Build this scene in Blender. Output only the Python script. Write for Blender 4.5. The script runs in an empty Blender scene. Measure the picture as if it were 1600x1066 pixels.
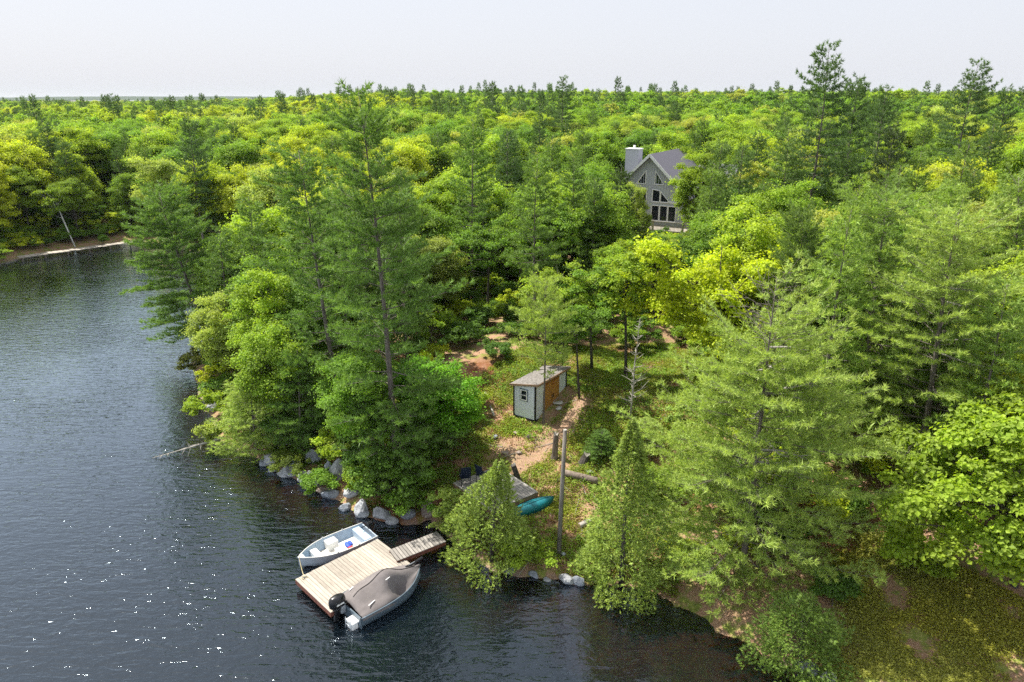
import bpy, math, random
import numpy as np
from mathutils import Vector, Matrix

R = math.radians
SC = bpy.context.scene
COL = SC.collection

# ------------------------------------------------------------------ camera, sky, sun, exposure
CAM_Z, PITCH, FPX = 18.0, R(18.9), 1100.0
cam_d = bpy.data.cameras.new('camera'); cam = bpy.data.objects.new('camera', cam_d); COL.objects.link(cam)
cam.location = (0, 0, CAM_Z); cam.rotation_euler = (R(90) - PITCH, 0, 0)
cam_d.sensor_width = 36; cam_d.lens = 36 * FPX / 1600; cam_d.clip_start = 0.1; cam_d.clip_end = 30000
SC.camera = cam
SUN_EL, SUN_AZ = R(60), R(-56)
world = bpy.data.worlds.new('World'); SC.world = world; world.use_nodes = True
wn, wl = world.node_tree.nodes, world.node_tree.links
wn.clear()
sky = wn.new('ShaderNodeTexSky'); sky.sky_type = 'NISHITA'; sky.sun_disc = False
sky.sun_elevation = SUN_EL; sky.sun_rotation = SUN_AZ % (2 * math.pi)
sky.altitude = 200; sky.air_density = 1.0; sky.dust_density = 4.0; sky.ozone_density = 1.0
veil = wn.new('ShaderNodeMix'); veil.data_type = 'RGBA'; veil.inputs[0].default_value = 0.8
veil.inputs[7].default_value = (6.1, 6.25, 6.75, 1)          # thin even cloud veil over the whole sky
bg = wn.new('ShaderNodeBackground'); bg.inputs[1].default_value = 0.066
wo = wn.new('ShaderNodeOutputWorld')
wl.new(sky.outputs[0], veil.inputs[6]); wl.new(veil.outputs[2], bg.inputs[0]); wl.new(bg.outputs[0], wo.inputs[0])
sun_d = bpy.data.lights.new('sun', 'SUN'); sun_d.energy = 4.0; sun_d.angle = R(0.55); sun_d.color = (1.0, 0.955, 0.87)
sun = bpy.data.objects.new('sun', sun_d); COL.objects.link(sun)
sdir = Vector((math.sin(SUN_AZ) * math.cos(SUN_EL), math.cos(SUN_AZ) * math.cos(SUN_EL), math.sin(SUN_EL)))
sun.rotation_euler = sdir.to_track_quat('Z', 'Y').to_euler(); sun.location = (0, 0, 60)
SC.view_settings.view_transform = 'Standard'; SC.view_settings.look = 'None'
SC.view_settings.exposure = 1.2; SC.view_settings.gamma = 1.0; SC.view_settings.use_curve_mapping = False
SC.cycles.use_denoising = False; SC.cycles.sample_clamp_direct = 30; SC.cycles.sample_clamp_indirect = 10
SC.cycles.max_bounces = 10; SC.cycles.transparent_max_bounces = 8; SC.cycles.volume_bounces = 1
SC.cycles.diffuse_bounces = 6; SC.cycles.glossy_bounces = 3; SC.cycles.transmission_bounces = 4

# ------------------------------------------------------------------ small maths
def vnoise(x, y, seed=0):
    x = np.asarray(x, float); y = np.asarray(y, float)
    xi = np.floor(x).astype(np.int64); yi = np.floor(y).astype(np.int64)
    fx = x - xi; fy = y - yi
    fx = fx * fx * (3 - 2 * fx); fy = fy * fy * (3 - 2 * fy)
    def h(a, b):
        n = (a * 374761393 + b * 668265263 + seed * 974634777) & 0xFFFFFFFF
        n = ((n ^ (n >> 13)) * 1274126177) & 0xFFFFFFFF
        return ((n ^ (n >> 16)) & 0xFFFF) / 65535.0
    return (h(xi, yi) * (1 - fx) + h(xi + 1, yi) * fx) * (1 - fy) + (h(xi, yi + 1) * (1 - fx) + h(xi + 1, yi + 1) * fx) * fy
def fbm(x, y, seed=0, o=4):
    s = 0; a = 1; t = 0
    for i in range(o):
        s = s + a * vnoise(x * 2 ** i, y * 2 ** i, seed + i * 17); t += a; a *= .5
    return s / t
def sstep(a, b, x):
    t = np.clip((np.asarray(x, float) - a) / (b - a), 0, 1); return t * t * (3 - 2 * t)

CP, SP = math.cos(PITCH), math.sin(PITCH)
def ray(px, py):
    dx = (px - 800) / FPX; dy = (533 - py) / FPX
    return Vector((dx, CP + dy * SP, -SP + dy * CP))
def P(px, py, z=0.0):
    d = ray(px, py); t = (z - CAM_Z) / d.z
    return Vector((d.x * t, d.y * t, z))
def atY(px, py, Y):
    d = ray(px, py); t = Y / d.y
    return Vector((d.x * t, Y, CAM_Z + d.z * t))

# ------------------------------------------------------------------ shoreline and ground shape
shore_px = [(1290, 1066), (1245, 1048), (1180, 1022), (1110, 985), (1050, 945), (1000, 922), (940, 915), (893, 915), (868, 908), (830, 900),
            (780, 893), (730, 870), (695, 835), (672, 812), (640, 820), (600, 818), (560, 806), (515, 778), (480, 757), (435, 738),
            (405, 716), (375, 700), (345, 692), (325, 640), (312, 600), (300, 572), (322, 548), (352, 520), (400, 492), (440, 470),
            (425, 448), (395, 420), (330, 398), (215, 376), (120, 387), (30, 403), (0, 414), (-120, 424)]
SH = [tuple(P(a, b)[:2]) for a, b in shore_px]
SH += [(-150, 70), (-400, 55), (-9000, 60), (-9000, 14000), (9000, 14000), (9000, -900), (70, -900), (32, -40), (18, 8), (13, 15)]
SHA = np.array(SH)
def sdist(x, y):
    x = np.asarray(x, float).ravel(); y = np.asarray(y, float).ravel()
    best = np.full(x.shape, 1e18); ins = np.zeros(x.shape, bool)
    n = len(SHA)
    for i in range(n):
        ax, ay = SHA[i]; bx, by = SHA[(i + 1) % n]
        ex, ey = bx - ax, by - ay; L = ex * ex + ey * ey
        t = np.clip(((x - ax) * ex + (y - ay) * ey) / L, 0, 1)
        d = (x - ax - t * ex) ** 2 + (y - ay - t * ey) ** 2
        best = np.minimum(best, d)
        if ay != by:
            c = ((ay > y) != (by > y)) & (x < (bx - ax) * (y - ay) / (by - ay) + ax)
            ins ^= c
    return np.where(ins, 1, -1) * np.sqrt(best)
def ground(x, y):
    shp = np.shape(x)
    x = np.asarray(x, float).ravel(); y = np.asarray(y, float).ravel()
    d = sdist(x, y)
    near = np.exp(-np.maximum(np.hypot(x, y - 30) - 40, 0) / 40)
    d = d + (fbm(x * .7, y * .7, 3) - .5) * 1.1 * near
    z = .40 * sstep(0, .8, d) + 2.75 * sstep(.3, 14, d) + (fbm(x * .12, y * .12, 5) - .5) * 1.6 * sstep(4, 16, d)
    z += (fbm(x * .9, y * .9, 8) - .5) * .35 * sstep(.5, 4, d)
    az = np.degrees(np.arctan2(x, np.maximum(y, 1)))
    A = 1.0 + 5.0 * sstep(-22, -8, az)
    z += A * sstep(78, 230, y) + (fbm(x * .008, y * .008, 9) - .5) * 8 * sstep(100, 260, y)
    z += 3.0 * sstep(230, 700, y) * sstep(-30, -12, az)
    under = -.08 - 2.6 * sstep(0, 9, -d) - (fbm(x * .5, y * .5, 4) - .5) * .3 * sstep(.3, 2, -d)
    # a shallow sandy shelf under the overhanging pine
    sh = np.exp(-(((x - 3.6) / 3.2) ** 2 + ((y - 19.0) / 2.6) ** 2))
    under = under * (1 - .76 * sh)
    z = np.where(d > 0, z, under)
    return z.reshape(shp)
def gz(x, y): return float(ground(np.array([x]), np.array([y]))[0])
def G(px, py):
    z = 1.5
    for _ in range(40):
        p = P(px, py, z); z = .6 * z + .4 * gz(p.x, p.y)
    p = P(px, py, z); p.z = gz(p.x, p.y); return p

# ------------------------------------------------------------------ material helpers
def new_mat(name):
    m = bpy.data.materials.new(name); m.use_nodes = True
    m.node_tree.nodes.clear(); return m, m.node_tree.nodes, m.node_tree.links
def out(n, l, sh, disp=None):
    o = n.new('ShaderNodeOutputMaterial'); l.new(sh, o.inputs[0]); return o
def ramp(n, l, fac, stops):
    r = n.new('ShaderNodeValToRGB'); l.new(fac, r.inputs[0])
    e = r.color_ramp.elements
    while len(e) < len(stops): e.new(.5)
    for i, (p, c) in enumerate(stops):
        e[i].position = p; e[i].color = (*c, 1) if len(c) == 3 else c
    return r.outputs[0]
def noise(n, l, scale, detail=4, coord=None, rough=.6, mapping=None):
    t = n.new('ShaderNodeTexNoise'); t.inputs['Scale'].default_value = scale; t.inputs['Detail'].default_value = detail
    t.inputs['Roughness'].default_value = rough
    if coord is None:
        tc = n.new('ShaderNodeTexCoord'); coord = tc.outputs['Object']
    if mapping:
        mp = n.new('ShaderNodeMapping'); mp.inputs['Scale'].default_value = mapping; l.new(coord, mp.inputs[0]); coord = mp.outputs[0]
    l.new(coord, t.inputs['Vector']); return t.outputs[0]
def mixc(n, l, f, a, b, mode='MIX'):
    m = n.new('ShaderNodeMix'); m.data_type = 'RGBA'; m.blend_type = mode
    for v, i in ((f, 0), (a, 6), (b, 7)):
        if hasattr(v, 'is_linked'): l.new(v, m.inputs[i])
        elif i == 0: m.inputs[0].default_value = v
        else: m.inputs[i].default_value = (*v, 1)
    return m.outputs[2]
def math_(n, l, op, a, b=None, clamp=False):
    m = n.new('ShaderNodeMath'); m.operation = op; m.use_clamp = clamp
    for v, i in ((a, 0), (b, 1)):
        if v is None: continue
        if hasattr(v, 'is_linked'): l.new(v, m.inputs[i])
        else: m.inputs[i].default_value = v
    return m.outputs[0]
def princ(n, l, col, rough=.7, spec=.3, metal=0.0, normal=None):
    b = n.new('ShaderNodeBsdfPrincipled')
    if hasattr(col, 'is_linked'): l.new(col, b.inputs['Base Color'])
    else: b.inputs['Base Color'].default_value = (*col, 1)
    if hasattr(rough, 'is_linked'): l.new(rough, b.inputs['Roughness'])
    else: b.inputs['Roughness'].default_value = rough
    b.inputs['Specular IOR Level'].default_value = spec; b.inputs['Metallic'].default_value = metal
    if normal is not None: l.new(normal, b.inputs['Normal'])
    return b.outputs[0]
def bump(n, l, h, strength=.5, dist=.05):
    b = n.new('ShaderNodeBump'); b.inputs['Strength'].default_value = strength; b.inputs['Distance'].default_value = dist
    l.new(h, b.inputs['Height']); return b.outputs[0]
MATS = {}
def simple(name, col, rough=.6, spec=.4, metal=0.0, var=.25, scale=6, bmp=.0):
    if name in MATS: return MATS[name]
    m, n, l = new_mat(name)
    f = noise(n, l, scale, 5)
    a = tuple(c * (1 - var) for c in col); b = tuple(min(1, c * (1 + var)) for c in col)
    c = ramp(n, l, f, [(.3, a), (.7, b)])
    nm = bump(n, l, f, bmp, .03) if bmp else None
    out(n, l, princ(n, l, c, rough, spec, metal, nm)); MATS[name] = m; return m
def wood(name, a, b, grain=(1, 14, 14), rough=.8, objvar=.35, stain=None):
    m, n, l = new_mat(name)
    oi = n.new('ShaderNodeObjectInfo')
    tc = n.new('ShaderNodeTexCoord')
    va = n.new('ShaderNodeVectorMath'); va.operation = 'ADD'
    cx = n.new('ShaderNodeCombineXYZ'); l.new(math_(n, l, 'MULTIPLY', oi.outputs['Random'], 37.0), cx.inputs[0]); l.new(cx.outputs[0], cx.inputs[1]) if False else None
    l.new(tc.outputs['Object'], va.inputs[0]); l.new(cx.outputs[0], va.inputs[1])
    g = noise(n, l, 3.0, 6, va.outputs[0], .65, grain)
    p = noise(n, l, 1.3, 3, tc.outputs['Object'])
    c = ramp(n, l, g, [(.3, a), (.7, b)])
    k = math_(n, l, 'ADD', math_(n, l, 'MULTIPLY', oi.outputs['Random'], objvar), 1 - objvar * .6)
    c = mixc(n, l, 1.0, c, (1, 1, 1), 'MULTIPLY')
    vm = n.new('ShaderNodeVectorMath'); vm.operation = 'SCALE'; l.new(c, vm.inputs[0]); l.new(k, vm.inputs['Scale'])
    c = vm.outputs[0]
    if stain: c = mixc(n, l, ramp(n, l, p, [(.52, (0, 0, 0)), (.68, (.8, .8, .8))]), c, stain)
    out(n, l, princ(n, l, c, rough, .25, 0, bump(n, l, g, .35, .01))); return m

def foliage_mat(name, trans=.38, yel=(1.2, 1.2, .5), var=.45, rough=.55):
    """leaf colour = the tree's own tint times a per-leaf variation; half the light comes through the leaf"""
    m, n, l = new_mat(name)
    at = n.new('ShaderNodeAttribute'); at.attribute_type = 'INSTANCER'; at.attribute_name = 'tint'
    av = n.new('ShaderNodeAttribute'); av.attribute_name = 'v'
    k = math_(n, l, 'ADD', math_(n, l, 'MULTIPLY', av.outputs['Fac'], var * 2), 1 - var)
    vm = n.new('ShaderNodeVectorMath'); vm.operation = 'SCALE'; l.new(at.outputs['Vector'], vm.inputs[0]); l.new(k, vm.inputs['Scale'])
    aw = n.new('ShaderNodeAttribute'); aw.attribute_name = 'w'
    c = mixc(n, l, math_(n, l, 'MULTIPLY', aw.outputs['Fac'], .55), vm.outputs[0], mixc(n, l, 1.0, vm.outputs[0], (1.32, 1.16, .6), 'MULTIPLY'))
    d = princ(n, l, c, rough, .38)
    t = n.new('ShaderNodeBsdfTranslucent')
    l.new(mixc(n, l, 1.0, c, yel, 'MULTIPLY'), t.inputs[0])
    mx = n.new('ShaderNodeMixShader'); mx.inputs[0].default_value = trans
    l.new(d, mx.inputs[1]); l.new(t.outputs[0], mx.inputs[2]); out(n, l, mx.outputs[0]); return m

M_LEAF = foliage_mat('broad_leaves', .5, (1.2, 1.2, .55), .48, .6)
M_NEEDLE = foliage_mat('pine_needles', .38, (1.2, 1.18, .6), .35)
M_CEDAR = foliage_mat('cedar_sprays', .3, (1.15, 1.1, .6), .55)
def bark(name, a, b, sc=9):
    m, n, l = new_mat(name)
    f = noise(n, l, sc, 6, None, .7, (1, 1, .25))
    out(n, l, princ(n, l, ramp(n, l, f, [(.3, a), (.7, b)]), .9, .15, 0, bump(n, l, f, .8, .04))); return m
M_BARK = bark('grey_brown_bark', (.035, .03, .026), (.13, .115, .10))
M_PBARK = bark('pine_bark', (.07, .06, .053), (.24, .205, .18))
M_DEAD = bark('bleached_dead_wood', (.22, .20, .17), (.5, .47, .42), 5)
M_BIRCH = bark('white_birch_bark', (.35, .33, .3), (.75, .74, .7), 4)
M_OLDWOOD = bark('old_log_bark', (.09, .07, .055), (.27, .22, .18), 6)

# ------------------------------------------------------------------ mesh helpers
def np_mesh(name, V, F, mat, attrs=None, smooth=False):
    """V (n,3), F (m,k) with one k"""
    me = bpy.data.meshes.new(name)
    V = np.ascontiguousarray(V, np.float32); F = np.ascontiguousarray(F, np.int32); k = F.shape[1]
    me.vertices.add(len(V)); me.vertices.foreach_set('co', V.ravel())
    me.loops.add(F.size); me.loops.foreach_set('vertex_index', F.ravel())
    me.polygons.add(len(F)); me.polygons.foreach_set('loop_start', np.arange(0, F.size, k, dtype=np.int32))
    try: me.polygons.foreach_set('loop_total', np.full(len(F), k, np.int32))
    except Exception: pass
    me.update(calc_edges=True)
    if attrs:
        for an, (dom, arr) in attrs.items():
            a = me.attributes.new(an, 'FLOAT', dom); a.data.foreach_set('value', np.ascontiguousarray(arr, np.float32))
    me.shade_smooth() if smooth else me.shade_flat()
    if mat: me.materials.append(mat)
    return me
class MB:
    def __init__(s): s.v = []; s.f = []
    def add(s, V, F):
        b = len(s.v); s.v += [tuple(v) for v in V]; s.f += [tuple(b + i for i in f) for f in F]; return s
    def box(s, c, size, rz=0, M=None):
        x, y, z = [d / 2 for d in size]
        V = [Vector((i * x, j * y, k * z)) for i in (-1, 1) for j in (-1, 1) for k in (-1, 1)]
        T = Matrix.Translation(Vector(c)) @ Matrix.Rotation(rz, 4, 'Z')
        if M is not None: T = Matrix.Translation(Vector(c)) @ M
        V = [T @ v for v in V]
        return s.add(V, [(0, 1, 3, 2), (4, 6, 7, 5), (0, 4, 5, 1), (2, 3, 7, 6), (0, 2, 6, 4), (1, 5, 7, 3)])
    def tube(s, pts, rad, n=8, cap=True):
        pts = [Vector(p) for p in pts]
        if not hasattr(rad, '__len__'): rad = [rad] * len(pts)
        V = []; F = []; ref = Vector((.3, .9, .2))
        for i, p in enumerate(pts):
            t = (pts[min(i + 1, len(pts) - 1)] - pts[max(i - 1, 0)]).normalized()
            if abs(t.dot(ref)) > .95: ref = Vector((1, 0, 0))
            a = t.cross(ref).normalized(); b = t.cross(a)
            for k in range(n):
                an = 2 * math.pi * k / n; V.append(p + (a * math.cos(an) + b * math.sin(an)) * rad[i])
        for i in range(len(pts) - 1):
            for k in range(n):
                F.append((i * n + k, i * n + (k + 1) % n, (i + 1) * n + (k + 1) % n, (i + 1) * n + k))
        if cap: F.append(tuple(range(n))[::-1]); F.append(tuple(range((len(pts) - 1) * n, len(pts) * n)))
        return s.add(V, F)
    def loft(s, secs, closed=False, caps=False):
        n = len(secs[0]); V = [v for sec in secs for v in sec]; F = []
        for i in range(len(secs) - 1):
            for k in range(n if closed else n - 1):
                F.append((i * n + k, i * n + (k + 1) % n, (i + 1) * n + (k + 1) % n, (i + 1) * n + k))
        if caps: F.append(tuple(range(n))[::-1]); F.append(tuple(range((len(secs) - 1) * n, len(secs) * n)))
        return s.add(V, F)
    def mesh(s, name, mat, smooth=False, bevel=0):
        me = bpy.data.meshes.new(name); me.from_pydata([tuple(v) for v in s.v], [], s.f); me.update()
        if bevel or smooth is not False:
            import bmesh
            bm = bmesh.new(); bm.from_mesh(me); bmesh.ops.recalc_face_normals(bm, faces=bm.faces)
            if bevel: bmesh.ops.bevel(bm, geom=list(bm.edges), offset=bevel, segments=1, affect='EDGES', profile=.5)
            bm.to_mesh(me); bm.free()
        if smooth: me.shade_smooth()
        me.materials.append(mat); return me
    def build(s, name, mat, parent=None, smooth=False, bevel=0, **kw):
        return link(name, s.mesh(name, mat, smooth, bevel), parent, **kw)
def link(name, me, parent=None, label=None, cat=None, group=None, kind=None, loc=None, rz=None):
    o = bpy.data.objects.new(name, me); COL.objects.link(o)
    if parent is not None: o.parent = parent
    if label: o['label'] = label
    if cat: o['category'] = cat
    if group: o['group'] = group
    if kind: o['kind'] = kind
    if loc is not None: o.location = loc
    if rz is not None: o.rotation_euler.z = rz
    return o
def thing(name, label, cat, loc=(0, 0, 0), rz=0, group=None):
    o = link(name, None, None, label, cat, group, None, loc, rz); return o

# ------------------------------------------------------------------ ground sheet
def axis(a, b, step, lo, hi, g=1.16):
    c = list(np.arange(a, b + 1e-6, step)); d = step; x = a; L = []
    while x > lo: d *= g; x -= d; L.append(x)
    d = step; x = b; H = []
    while x < hi: d *= g; x += d; H.append(x)
    return np.array(L[::-1] + c + H)
def grid_mesh(name, xs, ys, zf, mat, attrf=None, smooth=True):
    X, Y = np.meshgrid(xs, ys); Z = zf(X.ravel(), Y.ravel())
    V = np.stack([X.ravel(), Y.ravel(), Z], 1)
    nx, ny = len(xs), len(ys)
    i = np.arange(nx * ny).reshape(ny, nx)
    F = np.stack([i[:-1, :-1].ravel(), i[:-1, 1:].ravel(), i[1:, 1:].ravel(), i[1:, :-1].ravel()], 1)
    return np_mesh(name, V, F, mat, attrf(X.ravel(), Y.ravel()) if attrf else None, smooth)
def seg_d(x, y, pts):
    best = np.full(np.shape(x), 1e9)
    for (ax, ay), (bx, by) in zip(pts[:-1], pts[1:]):
        ex, ey = bx - ax, by - ay
        t = np.clip(((x - ax) * ex + (y - ay) * ey) / (ex * ex + ey * ey), 0, 1)
        best = np.minimum(best, np.hypot(x - ax - t * ex, y - ay - t * ey))
    return best
PATH = [tuple(G(a, b)[:2]) for a, b in [(912, 628), (892, 650), (872, 676), (850, 705), (815, 725), (790, 700)]]
PATH2 = [tuple(G(a, b)[:2]) for a, b in [(1320, 900), (1400, 950), (1480, 1030), (1540, 1080)]]
RUST = [(*G(a, b)[:2], r) for a, b, r in [(690, 765, 1.6), (540, 730, 1.6), (620, 790, 1.3), (1045, 655, 1.2), (1240, 790, 2.2), (1345, 840, 1.6), (760, 590, 2.2), (460, 650, 3.0), (1080, 770, 1.3), (560, 600, 3)]]
def ground_attrs(x, y):
    d = sdist(x, y)
    p = 1 - sstep(.2, 1.5, seg_d(x, y, PATH))
    p = np.maximum(p, 0)
    r = np.zeros(len(x))
    for a, b, s in RUST: r = np.maximum(r, 1 - sstep(s * .5, s * 1.4, np.hypot(x - a, y - b)))
    return {'path': ('POINT', p), 'rust': ('POINT', r), 'shore': ('POINT', np.clip(d, -20, 60))}
m, n, l = new_mat('forest_floor')
tc = n.new('ShaderNodeTexCoord').outputs['Object']
n1 = noise(n, l, .55, 5, tc); n2 = noise(n, l, 6, 6, tc, .7); n3 = noise(n, l, 26, 3, tc, .7); n4 = noise(n, l, 2.0, 4, tc, .6)
lit = ramp(n, l, n3, [(.3, (.13, .07, .042)), (.5, (.34, .205, .125)), (.7, (.56, .40, .28))])
grs = ramp(n, l, n2, [(.25, (.08, .11, .025)), (.5, (.20, .235, .05)), (.72, (.36, .35, .11))])
c = mixc(n, l, ramp(n, l, n4, [(.48, (0, 0, 0)), (.60, (1, 1, 1))]), lit, grs)
ap = n.new('ShaderNodeAttribute'); ap.attribute_name = 'path'
dirt = ramp(n, l, n3, [(.3, (.12, .07, .045)), (.5, (.30, .19, .125)), (.7, (.50, .37, .26))])
pf = math_(n, l, 'MULTIPLY', ap.outputs['Fac'], ramp(n, l, n2, [(.38, (0, 0, 0)), (.52, (1.2, 1.2, 1.2))]), True)
c = mixc(n, l, pf, c, dirt)
ar = n.new('ShaderNodeAttribute'); ar.attribute_name = 'rust'
rst = ramp(n, l, n3, [(.3, (.10, .035, .018)), (.7, (.34, .135, .07))])
rf = math_(n, l, 'MULTIPLY', ar.outputs['Fac'], ramp(n, l, n4, [(.3, (.3, .3, .3)), (.6, (1.1, 1.1, 1.1))]), True)
c = mixc(n, l, rf, c, rst)
as_ = n.new('ShaderNodeAttribute'); as_.attribute_name = 'shore'
rock = ramp(n, l, n2, [(.3, (.07, .07, .072)), (.6, (.24, .24, .245)), (.75, (.38, .37, .36))])
sh1 = math_(n, l, 'ADD', as_.outputs['Fac'], math_(n, l, 'MULTIPLY', n4, 1.6))
c = mixc(n, l, ramp(n, l, sh1, [(.0, (1, 1, 1)), (.98, (0, 0, 0))]), c, rock)
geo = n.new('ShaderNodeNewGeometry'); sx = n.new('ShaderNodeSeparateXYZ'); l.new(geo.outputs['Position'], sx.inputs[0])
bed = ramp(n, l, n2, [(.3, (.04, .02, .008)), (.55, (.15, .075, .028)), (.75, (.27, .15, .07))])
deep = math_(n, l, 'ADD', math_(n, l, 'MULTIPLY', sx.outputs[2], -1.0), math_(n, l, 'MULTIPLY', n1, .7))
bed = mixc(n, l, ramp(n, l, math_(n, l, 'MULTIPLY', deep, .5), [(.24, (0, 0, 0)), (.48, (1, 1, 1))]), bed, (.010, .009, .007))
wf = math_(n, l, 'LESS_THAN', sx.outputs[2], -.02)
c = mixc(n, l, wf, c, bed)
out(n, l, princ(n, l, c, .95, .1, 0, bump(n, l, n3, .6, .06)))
M_GROUND = m
xs = axis(-42, 40, .42, -9500, 9500); ys = axis(14, 66, .42, -300, 13500)
gme = grid_mesh('ground', xs, ys, ground, M_GROUND, ground_attrs)
link('ground', gme, kind='structure')

# ------------------------------------------------------------------ lake: tinted clear water with ripples
m, n, l = new_mat('lake_water')
tc = n.new('ShaderNodeTexCoord').outputs['Object']
def rot_noise(rz, sc, scale, det, rough=.55):
    mp = n.new('ShaderNodeMapping'); mp.inputs['Rotation'].default_value = (0, 0, R(rz)); mp.inputs['Scale'].default_value = sc
    l.new(tc, mp.inputs[0]); t = n.new('ShaderNodeTexNoise'); t.inputs['Scale'].default_value = scale
    t.inputs['Detail'].default_value = det; t.inputs['Roughness'].default_value = rough; t.inputs['Distortion'].default_value = .6
    l.new(mp.outputs[0], t.inputs['Vector']); return t.outputs[0]
a = rot_noise(18, (.22, 1, 1), 3.0, 3)
b = rot_noise(-12, (.5, 1, 1), 4.6, 2, .5)
g = rot_noise(30, (.5, 1, 1), .5, 2)
gust = rot_noise(0, (1, 1, 1), .12, 3)
h = math_(n, l, 'ADD', math_(n, l, 'MULTIPLY', a, 1.25), math_(n, l, 'MULTIPLY', b, .95))
fine = rot_noise(8, (.7, 1, 1), 19, 2)
h = math_(n, l, 'ADD', h, math_(n, l, 'MULTIPLY', g, .5))
h = math_(n, l, 'ADD', h, math_(n, l, 'MULTIPLY', fine, .05))
amp = ramp(n, l, gust, [(.35, (.55, .55, .55)), (.65, (1, 1, 1))])
bp = n.new('ShaderNodeBump'); bp.inputs['Distance'].default_value = .05; l.new(h, bp.inputs['Height'])
l.new(math_(n, l, 'MULTIPLY', amp, .9), bp.inputs['Strength'])
gl = n.new('ShaderNodeBsdfGlossy'); gl.inputs['Roughness'].default_value = .035; gl.inputs[0].default_value = (.74, .88, 1, 1); l.new(bp.outputs[0], gl.inputs['Normal'])
tr = n.new('ShaderNodeBsdfTransparent'); tr.inputs[0].default_value = (.45, .29, .14, 1)
fr = n.new('ShaderNodeFresnel'); fr.inputs[0].default_value = 1.36; l.new(bp.outputs[0], fr.inputs['Normal'])
df = n.new('ShaderNodeBsdfDiffuse'); df.inputs[0].default_value = (.006, .012, .018, 1)
m1 = n.new('ShaderNodeMixShader'); m1.inputs[0].default_value = .35; l.new(tr.outputs[0], m1.inputs[1]); l.new(df.outputs[0], m1.inputs[2])
mx = n.new('ShaderNodeMixShader'); l.new(math_(n, l, 'MULTIPLY', fr.outputs[0], 3.2, True), mx.inputs[0]); l.new(m1.outputs[0], mx.inputs[1]); l.new(gl.outputs[0], mx.inputs[2])
out(n, l, mx.outputs[0])
wm = MB().add([(-2500, -300, 0), (2500, -300, 0), (2500, 1500, 0), (-2500, 1500, 0)], [(0, 1, 2, 3)]).mesh('lake_water', m)
link('lake_water', wm, kind='structure')

# ------------------------------------------------------------------ foliage generators (numpy)
def unit(a): return a / np.maximum(np.linalg.norm(a, axis=1, keepdims=True), 1e-9)
def leaf_mesh(name, pos, nrm, size, rng, mat, v, w, asp=.42):
    N = len(pos); nrm = unit(nrm)
    t = unit(np.cross(nrm, rng.normal(size=(N, 3)))); b = np.cross(nrm, t); s = size[:, None]
    V = np.empty((N, 4, 3))
    V[:, 0] = pos - t * s * .5
    V[:, 1] = pos + (t * .05 + b * asp + nrm * .10) * s
    V[:, 2] = pos + t * s * .5 - nrm * s * .12
    V[:, 3] = pos + (t * .05 - b * asp + nrm * .10) * s
    F = np.arange(N * 4).reshape(N, 4)
    return np_mesh(name, V.reshape(-1, 3), F, mat, {'v': ('FACE', v), 'w': ('FACE', w)})
def needle_mesh(name, pos, d, ln, wd, rng, mat, v, w):
    N = len(pos); d = unit(d); b = unit(np.cross(d, rng.normal(size=(N, 3))))
    V = np.empty((N, 3, 3)); V[:, 0] = pos - b * wd[:, None]; V[:, 1] = pos + b * wd[:, None]; V[:, 2] = pos + d * ln[:, None]
    return np_mesh(name, V.reshape(-1, 3), np.arange(N * 3).reshape(N, 3), mat, {'v': ('FACE', v), 'w': ('FACE', w)})

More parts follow.
